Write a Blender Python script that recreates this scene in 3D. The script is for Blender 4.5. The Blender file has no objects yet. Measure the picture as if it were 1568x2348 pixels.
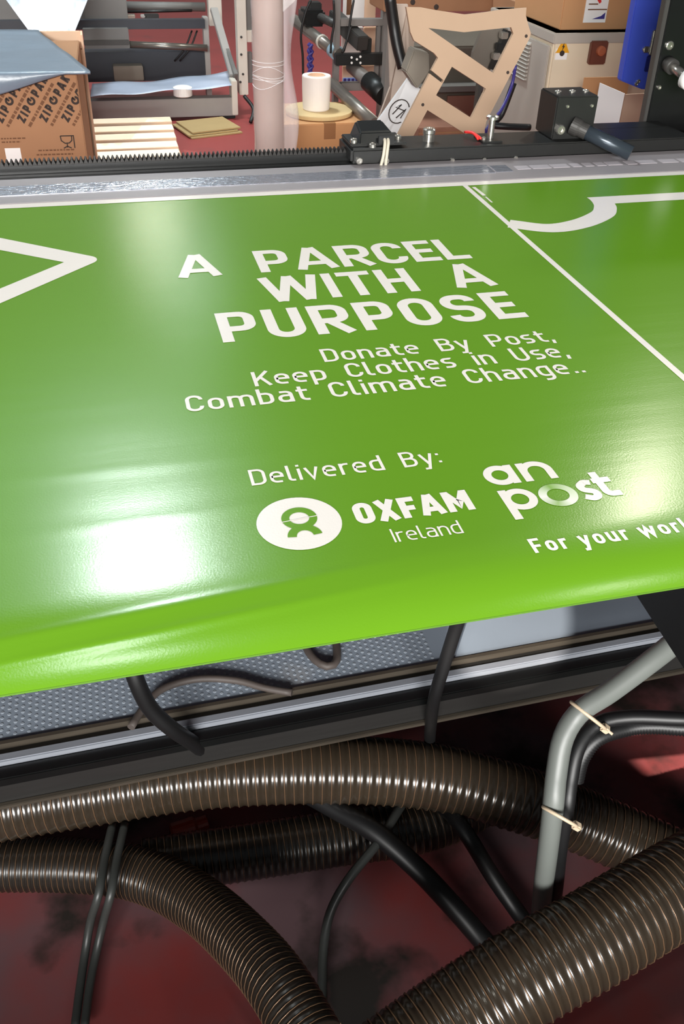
import bpy, bmesh, math, random
from mathutils import Vector, Matrix

random.seed(7)
SC = bpy.context.scene
COL = SC.collection
PI = math.pi
T = 0.95                      # height of the printing table
EYE = Vector((0.0, 0.0, 1.55))
F_PX, CX, CY = 2080.0, 784.0, 1132.0
PITCH, ROLL, YAW = math.radians(35.8), math.radians(2.07), math.radians(15.35)

# ------------------------------------------------------------------ camera
FW = Vector((math.sin(YAW) * math.cos(PITCH), math.cos(YAW) * math.cos(PITCH), -math.sin(PITCH)))
_r = Vector((math.cos(YAW), -math.sin(YAW), 0))
_u = _r.cross(FW)
RT = _r * math.cos(ROLL) + _u * math.sin(ROLL)
UP = -_r * math.sin(ROLL) + _u * math.cos(ROLL)
cam_data = bpy.data.cameras.new('camera')
cam = bpy.data.objects.new('camera', cam_data)
COL.objects.link(cam)
cam_data.sensor_fit = 'HORIZONTAL'
cam_data.sensor_width = 36.0
cam_data.lens = 36.0 * F_PX / 1568.0
cam_data.shift_y = -(1174.0 - CY) / 1568.0
cam_data.clip_start = 0.02
M3 = Matrix((RT, UP, -FW)).transposed()
cam.matrix_world = Matrix.Translation(EYE) @ M3.to_4x4()
SC.camera = cam


def ray(px, py):
    return FW + RT * ((px - CX) / F_PX) - UP * ((py - CY) / F_PX)


def at(px, py, Y=None, z=None, X=None):
    """world point seen at a pixel of the photograph, on a plane of known depth, height or side"""
    d = ray(px, py)
    t = Y / d.y if Y is not None else ((z - EYE.z) / d.z if z is not None else X / d.x)
    return EYE + d * t


# ------------------------------------------------------------------ world, lights, exposure
w = bpy.data.worlds.new('world')
SC.world = w
w.use_nodes = True
w.node_tree.nodes['Background'].inputs[0].default_value = (0.86, 0.95, 1.0, 1)
w.node_tree.nodes['Background'].inputs[1].default_value = 0.12
SC.view_settings.view_transform = 'Standard'
SC.view_settings.look = 'None'
SC.view_settings.gamma = 1.0
SC.view_settings.use_curve_mapping = False
SC.view_settings.exposure = -0.1


def area(name, loc, target, sx, sy, power, color=(1, 1, 1)):
    l = bpy.data.lights.new(name, 'AREA')
    l.shape = 'ELLIPSE' if name.endswith('lamp') else 'RECTANGLE'
    l.size, l.size_y, l.energy, l.color = sx, sy, power, color
    o = bpy.data.objects.new(name, l)
    COL.objects.link(o)
    o.location = loc
    o.rotation_euler = (Vector(target) - Vector(loc)).to_track_quat('-Z', 'Y').to_euler()
    return o


def mirror_at(px, py, z, tilt=0.0):
    """where a lamp hangs whose reflection in the table shows at this pixel"""
    P = at(px, py, z=T)
    d = ray(px, py).normalized()
    n = Vector((0, -math.sin(tilt), math.cos(tilt)))
    q = d - n * (2 * d.dot(n))
    return P + q * ((z - P.z) / q.z)


Y_BEND, C_BEND = 0.706, 20.0   # where the sheet starts to droop, and how fast
Y_FRONT = 0.5765              # the free edge, as seen against the flat of the table


def droop(Y):
    return C_BEND * max(0.0, Y_BEND - Y) ** 3


def mirror_droop(px, py, z):
    """the same for a pixel on the drooping front of the sheet"""
    P = at(px, py, z=T)
    for _ in range(30):
        Q = at(px, py, z=T - droop(P.y))
        P = Q
    t = math.atan(3 * C_BEND * max(0.0, Y_BEND - P.y) ** 2)
    d = ray(px, py).normalized()
    n = Vector((0, -math.sin(t), math.cos(t)))
    q = d - n * (2 * d.dot(n))
    return P + q * ((z - P.z) / q.z)


# hall lamps (their reflections show on the glossy sheet)
a = mirror_droop(333, 1318, 5.2)
area('hall_lamp', a, (a.x, a.y, 0), 0.66, 0.72, 190, (0.88, 0.97, 1.0))
a = mirror_droop(1474, 1150, 5.2)
area('hall_lamp', a, (a.x, a.y, 0), 0.38, 0.36, 85, (1.0, 0.94, 0.78))
a = mirror_at(352, 491, 4.0)
area('hall_lamp', a, (a.x - .2, a.y - 4, 0.9), 0.75, 0.14, 8, (1.0, 0.95, 0.80))
a = mirror_at(352, 555, 4.4)
area('hall_lamp', a, (a.x - .2, a.y - 4, 0.9), 0.75, 0.14, 3.5, (1.0, 0.95, 0.80))
a = mirror_at(435, 650, 5.0)
area('hall_lamp', a, (a.x - .2, a.y - 4, 0.9), 1.0, 1.2, 8, (0.75, 0.95, 1.0))
a = mirror_at(210, 1180, 6.2)
area('overhead_light', a, (a.x, a.y, 0), 3.2, 4.6, 60, (0.66, 0.94, 1.0))
# lamps hanging over the front of the table
a = mirror_droop(255, 1512, 2.7)
area('bench_lamp', a, (a.x, a.y, 0.9), 0.26, 0.22, 6, (0.93, 1.0, 1.0))
a = mirror_droop(1400, 1347, 2.7)
area('bench_lamp', a, (a.x, a.y, 0.9), 0.24, 0.14, 3, (1.0, 0.97, 0.85))
# overhead fill lights added at both sides to brighten the background
area('overhead_light', (-4.6, 5.6, 6.0), (-0.6, 5.4, 0.2), 2.0, 4.0, 120, (0.95, 0.98, 1.0))
area('overhead_light', (7.2, 5.4, 6.0), (2.4, 5.0, 0.3), 2.0, 4.0, 190, (1.0, 0.98, 0.94))
# unseen fill lights added behind the photographer for frontal light
area('rear_fill', (-2.6, -8.0, 3.9), (0.8, 3.0, 0.8), 6.0, 1.8, 1900, (1.0, 0.985, 0.96))
area('rear_fill', (0.4, -4.2, 1.25), (0.5, 0.7, 0.9), 3.4, 0.6, 170, (1.0, 0.99, 0.95))  # low fill added to brighten the drooping front of the sheet


def sun_patch(px, py, z, src, deg, power):
    """sunlight through a gap behind the photographer"""
    l = bpy.data.lights.new('sun_shaft', 'SPOT')
    l.spot_size, l.spot_blend, l.energy, l.color, l.shadow_soft_size = math.radians(deg), 0.12, power, (1.0, 0.93, 0.84), 0.015
    o = bpy.data.objects.new('sun_shaft', l)
    COL.objects.link(o)
    o.location = src
    o.rotation_euler = (at(px, py, z=z) - Vector(src)).to_track_quat('-Z', 'Y').to_euler()


sun_patch(1172, 1425, 0.40, (-0.9, -1.5, 2.3), 3.4, 1300)
sun_patch(310, 320, 0.14, (-2.2, 9.5, 5.5), 7.0, 1300)
sun_patch(1545, 1735, 0.0, (2.4, -1.0, 2.6), 2.6, 1100)

# ------------------------------------------------------------------ materials
MATS = {}


def lin(c):
    return tuple(((v / 255) / 12.92 if v / 255 <= 0.04045 else ((v / 255 + 0.055) / 1.055) ** 2.4) for v in c)


def mat(name, rgb, rough=0.5, metal=0.0, var=0.12, scale=9.0, bump=0.0, bscale=60.0, stretch=None, spec=0.5, trans=0.0, alpha=1.0, coat=0.0, dirt=None):
    if name in MATS:
        return MATS[name]
    m = bpy.data.materials.new(name)
    m.use_nodes = True
    nt = m.node_tree
    b = nt.nodes['Principled BSDF']
    L = nt.links.new
    tc = nt.nodes.new('ShaderNodeTexCoord')
    mp = nt.nodes.new('ShaderNodeMapping')
    L(tc.outputs['Object'], mp.inputs[0])
    if stretch:
        mp.inputs['Scale'].default_value = stretch
    n = nt.nodes.new('ShaderNodeTexNoise')
    n.inputs['Scale'].default_value = scale
    n.inputs['Detail'].default_value = 5
    L(mp.outputs[0], n.inputs['Vector'])
    c = lin(rgb)
    mx = nt.nodes.new('ShaderNodeMix')
    mx.data_type = 'RGBA'
    mx.inputs['A'].default_value = tuple(v * (1 - var) for v in c) + (1,)
    mx.inputs['B'].default_value = tuple(min(1, v * (1 + var)) for v in c) + (1,)
    L(n.outputs['Fac'], mx.inputs['Factor'])
    out = mx.outputs['Result']
    if dirt:
        n3 = nt.nodes.new('ShaderNodeTexNoise')
        n3.inputs['Scale'].default_value = dirt[1]
        n3.inputs['Detail'].default_value = 8
        L(mp.outputs[0], n3.inputs['Vector'])
        rp = nt.nodes.new('ShaderNodeValToRGB')
        rp.color_ramp.elements[0].position = dirt[2]
        rp.color_ramp.elements[1].position = dirt[2] + 0.16
        L(n3.outputs['Fac'], rp.inputs[0])
        m2 = nt.nodes.new('ShaderNodeMix')
        m2.data_type = 'RGBA'
        L(rp.outputs[0], m2.inputs['Factor'])
        L(out, m2.inputs['A'])
        m2.inputs['B'].default_value = lin(dirt[0]) + (1,)
        out = m2.outputs['Result']
    L(out, b.inputs['Base Color'])
    b.inputs['Roughness'].default_value = rough
    b.inputs['Metallic'].default_value = metal
    b.inputs['Specular IOR Level'].default_value = spec
    b.inputs['Transmission Weight'].default_value = trans
    b.inputs['Alpha'].default_value = alpha
    b.inputs['Coat Weight'].default_value = coat
    if bump:
        n2 = nt.nodes.new('ShaderNodeTexNoise')
        n2.inputs['Scale'].default_value = bscale
        n2.inputs['Detail'].default_value = 3
        L(mp.outputs[0], n2.inputs['Vector'])
        bp = nt.nodes.new('ShaderNodeBump')
        bp.inputs['Strength'].default_value = bump
        bp.inputs['Distance'].default_value = 0.004
        L(n2.outputs['Fac'], bp.inputs['Height'])
        L(bp.outputs[0], b.inputs['Normal'])
    MATS[name] = m
    return m


def vinyl(name, rgb, rough):
    """glossy printed film: long soft ripples running across the web, and a fine orange peel"""
    m = mat(name, rgb, rough, var=0.03, scale=3)
    nt = m.node_tree
    L = nt.links.new
    b = nt.nodes['Principled BSDF']
    tc = nt.nodes.new('ShaderNodeTexCoord')
    mp = nt.nodes.new('ShaderNodeMapping')
    mp.inputs['Scale'].default_value = (0.9, 11.0, 1.0)
    L(tc.outputs['Object'], mp.inputs[0])
    n1 = nt.nodes.new('ShaderNodeTexNoise')
    n1.inputs['Scale'].default_value = 2.2
    n1.inputs['Detail'].default_value = 2.5
    L(mp.outputs[0], n1.inputs['Vector'])
    n2 = nt.nodes.new('ShaderNodeTexNoise')
    n2.inputs['Scale'].default_value = 420
    n2.inputs['Detail'].default_value = 1
    L(tc.outputs['Object'], n2.inputs['Vector'])
    b1 = nt.nodes.new('ShaderNodeBump')
    b1.inputs['Strength'].default_value = 0.055
    b1.inputs['Distance'].default_value = 0.004
    L(n1.outputs['Fac'], b1.inputs['Height'])
    b2 = nt.nodes.new('ShaderNodeBump')
    b2.inputs['Strength'].default_value = 0.10
    b2.inputs['Distance'].default_value = 0.0006
    L(n2.outputs['Fac'], b2.inputs['Height'])
    L(b1.outputs[0], b2.inputs['Normal'])
    L(b2.outputs[0], b.inputs['Normal'])
    return m


GREEN = vinyl('printed_green', (97, 146, 24), 0.215)
WHITE = vinyl('vinyl_white', (236, 228, 220), 0.215)
BLACK = mat('black_steel', (20, 20, 19), 0.42, 0.0, 0.2, 20, 0.05)
BLACKG = mat('black_gloss_steel', (15, 16, 16), 0.28, 0.0, 0.2, 30)
DARKGREY = mat('dark_grey_steel', (62, 60, 58), 0.45, 0.2, 0.15, 12)
GREY = mat('grey_painted_steel', (150, 146, 142), 0.5, 0.0, 0.08, 8)
GREYD = mat('mid_grey_steel', (105, 103, 100), 0.5, 0.0, 0.1, 8)
CREAM = mat('cream_paint', (222, 206, 180), 0.45, 0.0, 0.05, 6, dirt=((170, 150, 120), 5, 0.62))
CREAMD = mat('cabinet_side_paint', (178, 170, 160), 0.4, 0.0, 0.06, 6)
OFFWHITE = mat('off_white_paint', (205, 198, 186), 0.5, 0.0, 0.06, 7)
STEEL = mat('bright_steel', (190, 186, 178), 0.25, 0.9, 0.1, 20)
ALU = mat('table_aluminium', (156, 152, 154), 0.45, 0.25, 0.05, 5, stretch=(1, 12, 1))
CARD = mat('brown_cardboard', (192, 142, 98), 0.8, 0.0, 0.07, 7, 0.06, 90)
CARDD = mat('dark_brown_cardboard', (164, 120, 86), 0.8, 0.0, 0.07, 7, 0.06, 90)
CARDL = mat('pale_cardboard', (232, 198, 168), 0.8, 0.0, 0.06, 8, 0.05, 80)
CARDO = mat('olive_cardboard', (176, 150, 104), 0.8, 0.0, 0.08, 9)
MDF = mat('raw_fibreboard', (172, 144, 119), 0.75, 0.0, 0.05, 14, 0.03, 140)
PINE = mat('pale_pine', (250, 224, 196), 0.7, 0.0, 0.08, 4, 0.06, 50, stretch=(1, 9, 9))
PAPER = mat('white_paper', (240, 236, 232), 0.7, 0.0, 0.02)
ROLLW = mat('white_film_roll', (246, 238, 230), 0.6, 0.0, 0.02)
INK = mat('carton_ink', (52, 40, 34), 0.8, 0.0, 0.15, 40)
INKF = mat('faded_carton_ink', (112, 74, 48), 0.8, 0.0, 0.2, 40)
BLUE = mat('blue_paint', (58, 76, 176), 0.4, 0.0, 0.06, 5)
NAVY = mat('navy_edge', (24, 30, 92), 0.4, 0.0, 0.06, 5)
CHAIN = mat('blue_purple_plastic', (60, 52, 128), 0.4, 0.0, 0.1, 20)
RED = mat('red_plastic', (214, 48, 44), 0.4, 0.0, 0.1, 20)
YEL = mat('warning_yellow', (226, 160, 30), 0.5, 0.0, 0.05)
SWITCH = mat('red_brown_switch', (110, 62, 48), 0.4, 0.0, 0.1, 60)
FILM = mat('blue_grey_poly_film', (122, 136, 150), 0.28, 0.0, 0.14, 7, 0.25, 26, stretch=(1, 4, 1))
FILMW = mat('white_translucent_film', (206, 212, 230), 0.35, 0.0, 0.4, 5, 0.25, 20, stretch=(6, 1, 1))
FILMB = mat('pale_blue_film', (178, 188, 208), 0.3, 0.0, 0.10, 9, 0.25, 24)
TUBE = mat('wrapped_tube_card', (180, 150, 131), 0.5, 0.0, 0.07, 5, stretch=(8, 8, 0.6))
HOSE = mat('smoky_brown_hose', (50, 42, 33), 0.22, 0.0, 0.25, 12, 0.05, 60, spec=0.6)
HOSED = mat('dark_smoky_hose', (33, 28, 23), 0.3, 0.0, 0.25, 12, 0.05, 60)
WIRE = mat('copper_hose_wire', (118, 92, 70), 0.3, 0.4, 0.15, 30)
RUBBER = mat('black_rubber', (18, 18, 19), 0.45, 0.0, 0.2, 20)
RUBGREY = mat('grey_black_rubber', (58, 60, 58), 0.4, 0.0, 0.15, 20)
SHADOWC = mat('cable_shadow_brown', (70, 62, 58), 0.6, 0.0, 0.15, 20)  # shade colour of the cable shadows on the plate
CABGREY = mat('grey_cable_jacket', (104, 108, 104), 0.42, 0.0, 0.08, 16)
TIE = mat('cable_tie_nylon', (196, 176, 150), 0.4, 0.0, 0.05)
PLATE = mat('dusty_blue_grey_plate', (128, 138, 150), 0.42, 0.0, 0.12, 6, dirt=((156, 152, 148), 4, 0.6))
RAIL = mat('worn_dark_rail', (44, 43, 42), 0.35, 0.2, 0.2, 9, stretch=(1, 14, 14))
RAILL = mat('light_rail_edge', (140, 144, 152), 0.35, 0.2, 0.15, 9, stretch=(1, 14, 14))
BRASS = mat('tarnished_edge', (82, 75, 66), 0.3, 0.4, 0.6, 5, stretch=(1.5, 12, 12))
CLEAR = mat('clear_wrap', (235, 226, 226), 0.12, 0.0, 0.05, 12, 0.4, 18, alpha=0.34)
ORANGE = mat('dull_red_plastic', (150, 50, 34), 0.4, 0.0, 0.2, 20)


def floor_mat():
    m = mat('red_painted_floor', (152, 64, 62), 0.5, 0.0, 0.18, 2.2, 0.06, 40, dirt=((112, 66, 66), 2.4, 0.60))
    # dim greyed tone of the shaded floor under the table, painted in as blotches
    nt = m.node_tree
    L = nt.links.new
    b = nt.nodes['Principled BSDF']
    src = b.inputs['Base Color'].links[0].from_socket
    tc = nt.nodes.new('ShaderNodeTexCoord')
    sx = nt.nodes.new('ShaderNodeSeparateXYZ')
    L(tc.outputs['Object'], sx.inputs[0])
    mr = nt.nodes.new('ShaderNodeMapRange')
    mr.inputs['From Min'].default_value = -3.4       # floor object coordinates: its origin is its middle
    mr.inputs['From Max'].default_value = -4.4
    L(sx.outputs['Y'], mr.inputs['Value'])

    def blotch(scale, lo, hi, col, src):
        n = nt.nodes.new('ShaderNodeTexNoise')
        n.inputs['Scale'].default_value = scale
        n.inputs['Detail'].default_value = 7
        L(tc.outputs['Object'], n.inputs['Vector'])
        r = nt.nodes.new('ShaderNodeMapRange')
        r.inputs['From Min'].default_value = lo
        r.inputs['From Max'].default_value = hi
        L(n.outputs['Fac'], r.inputs['Value'])
        mu = nt.nodes.new('ShaderNodeMath')
        mu.operation = 'MULTIPLY'
        L(r.outputs[0], mu.inputs[0])
        L(mr.outputs[0], mu.inputs[1])
        x = nt.nodes.new('ShaderNodeMix')
        x.data_type = 'RGBA'
        L(mu.outputs[0], x.inputs['Factor'])
        L(src, x.inputs['A'])
        x.inputs['B'].default_value = lin(col) + (1,)
        return x.outputs['Result']

    out = blotch(3.2, 0.32, 0.60, (116, 90, 94), src)  # dusty grey that stands in for the dimmer light under the table
    out = blotch(4.6, 0.56, 0.66, (52, 46, 42), out)  # dark stains within the greyed area
    L(out, b.inputs['Base Color'])
    return m


FLOOR = floor_mat()


# ------------------------------------------------------------------ mesh helpers
class MB:
    def __init__(s):
        s.v, s.f, s.sm = [], [], []

    def add(s, vs, fs, smooth=False):
        o = len(s.v)
        s.v += [Vector(p) for p in vs]
        for q in fs:
            s.f.append([i + o for i in q])
            s.sm.append(smooth)
        return s

    def box(s, x0, y0, z0, x1, y1, z1):
        x0, x1 = min(x0, x1), max(x0, x1)
        y0, y1 = min(y0, y1), max(y0, y1)
        z0, z1 = min(z0, z1), max(z0, z1)
        v = [(x, y, z) for x in (x0, x1) for y in (y0, y1) for z in (z0, z1)]
        return s.add(v, [(0, 1, 3, 2), (4, 6, 7, 5), (0, 4, 5, 1), (2, 3, 7, 6), (0, 2, 6, 4), (1, 5, 7, 3)])

    def bar(s, p, q, wd, ht, up=(0, 0, 1)):
        p, q = Vector(p), Vector(q)
        d = (q - p).normalized()
        sd = d.cross(Vector(up)).normalized() * wd / 2
        u = sd.cross(d).normalized() * ht / 2
        v = [p - sd - u, p + sd - u, p + sd + u, p - sd + u, q - sd - u, q + sd - u, q + sd + u, q - sd + u]
        return s.add(v, [(3, 2, 1, 0), (4, 5, 6, 7), (0, 1, 5, 4), (1, 2, 6, 5), (2, 3, 7, 6), (3, 0, 4, 7)])

    def sweep(s, pts, rad, n=12, caps=True):
        """round tube along points; rad a number or a list"""
        pts = [Vector(p) for p in pts]
        R = rad if isinstance(rad, (list, tuple)) else [rad] * len(pts)
        t0 = (pts[1] - pts[0]).normalized()
        u = t0.orthogonal().normalized()
        vs = []
        for i, p in enumerate(pts):
            t = (pts[min(i + 1, len(pts) - 1)] - pts[max(i - 1, 0)]).normalized()
            u = (u - t * u.dot(t)).normalized()
            b = t.cross(u)
            for k in range(n):
                a = 2 * PI * k / n
                vs.append(p + (u * math.cos(a) + b * math.sin(a)) * R[i])
        fs = []
        for i in range(len(pts) - 1):
            for k in range(n):
                k2 = (k + 1) % n
                fs.append((i * n + k, i * n + k2, (i + 1) * n + k2, (i + 1) * n + k))
        s.add(vs, fs, True)
        if caps:
            o = len(s.v) - len(vs)
            s.f.append([o + k for k in range(n)][::-1])
            s.sm.append(False)
            o += (len(pts) - 1) * n
            s.f.append([o + k for k in range(n)])
            s.sm.append(False)
        return s

    def tube(s, p, q, r, n=16, r2=None):
        return s.sweep([p, q], [r, r if r2 is None else r2], n)

    def disc_stack(s, c, axis, prof, n=24):
        """lathe: profile of (radius, height along axis)"""
        c, ax = Vector(c), Vector(axis).normalized()
        u = ax.orthogonal().normalized()
        b = ax.cross(u)
        vs, fs = [], []
        for r, h in prof:
            for k in range(n):
                a = 2 * PI * k / n
                vs.append(c + ax * h + (u * math.cos(a) + b * math.sin(a)) * r)
        for i in range(len(prof) - 1):
            for k in range(n):
                k2 = (k + 1) % n
                fs.append((i * n + k, i * n + k2, (i + 1) * n + k2, (i + 1) * n + k))
        fs.append([k for k in range(n)][::-1])
        fs.append([(len(prof) - 1) * n + k for k in range(n)])
        return s.add(vs, fs)

    def prism(s, pts, off):
        """flat outline thickened by the vector off (simple polygons)"""
        n = len(pts)
        pts = [Vector(p) for p in pts]
        off = Vector(off)
        v = pts + [p + off for p in pts]
        f = [list(range(n)), list(range(n, 2 * n))[::-1]]
        f += [(i, i + n, (i + 1) % n + n, (i + 1) % n) for i in range(n)]
        return s.add(v, f)

    def grid(s, fn, nu, nv, smooth=True):
        vs = [fn(i / nu, j / nv) for j in range(nv + 1) for i in range(nu + 1)]
        fs = [(j * (nu + 1) + i, j * (nu + 1) + i + 1, (j + 1) * (nu + 1) + i + 1, (j + 1) * (nu + 1) + i) for j in range(nv) for i in range(nu)]
        return s.add(vs, fs, smooth)


WORLD = {}


def thing(name, label, cat, loc, group=None, rotz=0.0):
    o = bpy.data.objects.new(name, None)
    COL.objects.link(o)
    o.empty_display_size = 0.05
    o.location = loc
    o.rotation_euler = (0, 0, rotz)
    o['label'] = label
    o['category'] = cat
    if group:
        o['group'] = group
    WORLD[o] = Matrix.Translation(Vector(loc)) @ Matrix.Rotation(rotz, 4, 'Z')
    return o


def tag(o, label, cat, group=None):
    o['label'] = label
    o['category'] = cat
    if group:
        o['group'] = group
    return o


def obj(name, mb, material, parent=None, bevel=0.0, solid=0.0, local=False, fix=True, label=None, seg=2):
    me = bpy.data.meshes.new(name)
    wm = WORLD.get(parent, Matrix.Identity(4)) if parent else Matrix.Identity(4)
    inv = wm.inverted()
    if parent is None and not local:      # top-level mesh: origin at its base
        xs = [sum(p[i] for p in mb.v) / len(mb.v) for i in range(2)]
        base = Vector((xs[0], xs[1], min(p.z for p in mb.v)))
        inv = Matrix.Translation(-base)
    me.from_pydata([tuple(p if local and parent else inv @ p) for p in mb.v], [], [tuple(q) for q in mb.f])
    me.polygons.foreach_set('use_smooth', mb.sm)
    bm = bmesh.new()
    bm.from_mesh(me)
    if fix:
        bmesh.ops.recalc_face_normals(bm, faces=bm.faces)
    if bevel:
        es = [e for e in bm.edges if len(e.link_faces) == 2 and e.calc_face_angle(0) > 0.5]
        bmesh.ops.bevel(bm, geom=es, offset=bevel, segments=seg, affect='EDGES', clamp_overlap=True)
    bm.to_mesh(me)
    bm.free()
    me.materials.append(material)
    o = bpy.data.objects.new(name, me)
    COL.objects.link(o)
    if parent:
        o.parent = parent
        WORLD[o] = wm
    elif not local:
        o.location = base
        WORLD[o] = Matrix.Translation(base)
    else:
        WORLD[o] = Matrix.Identity(4)
    if solid:
        md = o.modifiers.new('thickness', 'SOLIDIFY')
        md.thickness = solid
        md.offset = 0
    if label:
        o['label'] = label
    return o


def smooth_path(pts, per=10):
    """Catmull-Rom through the points"""
    P = [Vector(p) for p in pts]
    P = [P[0] * 2 - P[1]] + P + [P[-1] * 2 - P[-2]]
    out = []
    for i in range(1, len(P) - 2):
        a, b, c, d = P[i - 1:i + 3]
        for k in range(per):
            t = k / per
            out.append(0.5 * ((2 * b) + (c - a) * t + (2 * a - 5 * b + 4 * c - d) * t * t + (3 * b - a - 3 * c + d) * t ** 3))
    out.append(P[-2])
    return out


def resample(pts, step):
    out = [pts[0]]
    acc = 0.0
    for a, b in zip(pts, pts[1:]):
        L = (b - a).length
        while L > 1e-9 and acc + L >= step:
            a = a + (b - a) * ((step - acc) / L)
            out.append(a.copy())
            L = (b - a).length
            acc = 0.0
        acc += L
    return out


# ------------------------------------------------------------------ the hall: floor and rear wall
mb = MB().box(-7, -3, -0.08, 9, 14.0, 0)
fl = obj('floor', mb, FLOOR)
fl['kind'] = 'structure'
fl['label'] = 'red painted workshop floor with dusty worn patches'
mb = MB().box(-7, 14.0, -0.08, 9, 14.2, 6.5)
wl = obj('wall_back', mb, mat('pale_wall', (150, 148, 146), 0.8, 0, 0.08, 1.5))
wl['kind'] = 'structure'
# added low blocker, out of view, keeps light off the floor and hoses
mb = MB().box(-4.0, -0.55, 0, 5.0, -0.45, 0.60)
wf = obj('shade_blocker', mb, mat('pale_wall', (150, 148, 146)))
wf['kind'] = 'structure'

# ------------------------------------------------------------------ printing table with its printed sheet
XL, XR = -1.1, 2.3
Y_BACK = 1.8745

def surf(X, Y, eps=0.0):
    """point on the sheet for artwork coordinates measured on the flat table top"""
    rip = 0.0
    g = math.exp(-((X + 0.02) / 0.20) ** 2)
    for yc, amp, wd, sk in ((0.632, 0.0013, 0.006, 0.09), (0.664, 0.0010, 0.006, 0.09), (0.80, 0.00025, 0.012, 0.02), (0.90, 0.0002, 0.014, -0.02)):
        d = (Y - yc - sk * (X - 0.08)) / wd
        rip += amp * g * math.exp(-d * d)
    d = 0.0
    if Y < Y_BEND:                # the drooping part is reached a little further on
        for _ in range(30):
            d = droop(Y * (1 + d / (EYE.z - T)))
    k = 1 + d / (EYE.z - T)
    return Vector((X * k, Y * k, T - d + eps + rip))


sheet = thing('printed_sheet', 'wide glossy green printed vinyl sheet with white lettering lying over the table', 'banner', (0.6, 1.2, T))
ys = [Y_FRONT + i * (0.95 - Y_FRONT) / 125 for i in range(125)]
ys += [0.95 + i * 0.02 for i in range(int((Y_BACK - 0.95) / 0.02))] + [Y_BACK]
xs = [XL + i * 0.04 for i in range(int((XR - XL) / 0.04) + 1)]
mb = MB()
nx, ny = len(xs), len(ys)
mb.add([surf(x, y) for y in ys for x in xs], [(j * nx + i, j * nx + i + 1, (j + 1) * nx + i + 1, (j + 1) * nx + i) for j in range(ny - 1) for i in range(nx - 1)], True)
obj('vinyl_web', mb, GREEN, sheet, fix=False)
mb = MB()
ed = [surf(x, Y_FRONT) for x in xs]
nn = len(ed)
mb.add([p + Vector((0, 0, .0004)) for p in ed] + [p + Vector((0, -.0004, -.0014)) for p in ed] + [p + Vector((0, .002, -.0016)) for p in ed],
       [(i, i + 1, i + 1 + nn, i + nn) for i in range(nn - 1)] + [(i + nn, i + 1 + nn, i + 1 + 2 * nn, i + 2 * nn) for i in range(nn - 1)])
obj('cut_edge', mb, mat('cut_vinyl', (84, 126, 34), 0.3, 0, .05), sheet, fix=False, label='thin white cut edge of the vinyl')


def ribbon(mb, pts, w, closed=False, eps=0.0006):
    """flat stroke of width w along centre-line points in sheet coordinates, mitred"""
    q = [Vector(p) for p in pts]
    if min(p.y for p in q) < 0.80:      # follow the drooping part closely
        d = []
        for i in range(len(q) if closed else len(q) - 1):
            a, b = q[i], q[(i + 1) % len(q)]
            k = max(1, int((b - a).length / 0.006))
            d += [a.lerp(b, t / k) for t in range(k)]
        q = d if closed else d + [q[-1]]
    pts = q
    n = len(pts)
    L, Rr = [], []
    for i in range(n):
        p = Vector(pts[i])
        a = Vector(pts[(i - 1) % n]) if (closed or i > 0) else None
        b = Vector(pts[(i + 1) % n]) if (closed or i < n - 1) else None
        d1 = (p - a).normalized() if a is not None else (b - p).normalized()
        d2 = (b - p).normalized() if b is not None else d1
        n1, n2 = Vector((-d1.y, d1.x)), Vector((-d2.y, d2.x))
        m = (n1 + n2)
        m = m.normalized() if m.length > 1e-6 else n1
        k = min(2.2, 1 / max(0.3, m.dot(n1)))
        L.append(p + m * (w / 2 * k))
        Rr.append(p - m * (w / 2 * k))
    q = range(n if closed else n - 1)
    mb.add([surf(p.x, p.y, eps) for p in L + Rr], [(i + n, (i + 1) % n + n, (i + 1) % n, i) for i in q])


def fillet(pts, closed=False, seg=7):
    """polyline of (x, y[, r]) with rounded corners"""
    out = []
    n = len(pts)
    V2 = [Vector(p[:2]) for p in pts]
    want = []
    for i, p in enumerate(pts):
        r = p[2] if len(p) > 2 else 0
        if r <= 0 or (not closed and i in (0, n - 1)):
            want.append((0, 0))
            continue
        u, v = (V2[(i - 1) % n] - V2[i]).normalized(), (V2[(i + 1) % n] - V2[i]).normalized()
        ang = math.acos(max(-1, min(1, u.dot(v))))
        want.append((r / math.tan(ang / 2), ang) if ang < PI - 0.02 else (0, 0))
    for i in range(n):
        t, ang = want[i]
        P = V2[i]
        if t <= 0:
            out.append(P)
            continue
        for k in ((i - 1) % n, (i + 1) % n):       # share a short side between its two corners
            L = (V2[k] - P).length * 0.998
            if t + want[k][0] > L:
                t = min(t, L * t / (t + want[k][0]))
        u, v = (V2[(i - 1) % n] - P).normalized(), (V2[(i + 1) % n] - P).normalized()
        rr = t * math.tan(ang / 2)
        c = P + (u + v).normalized() * (rr / math.sin(ang / 2))
        s0, s1 = P + u * t - c, P + v * t - c
        a0 = math.atan2(s0.y, s0.x)
        da = math.atan2(s0.x * s1.y - s0.y * s1.x, s0.dot(s1))
        for k in range(seg + 1):
            a = a0 + da * k / seg
            out.append(c + Vector((math.cos(a), math.sin(a))) * rr)
    q = []
    for p in out:
        if not q or (p - q[-1]).length > 4e-3 * max(1e-9, (V2[0] - V2[1]).length):
            q.append(p)
    if closed and (q[0] - q[-1]).length < 4e-3 * (V2[0] - V2[1]).length:
        q.pop()
    return q


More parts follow.
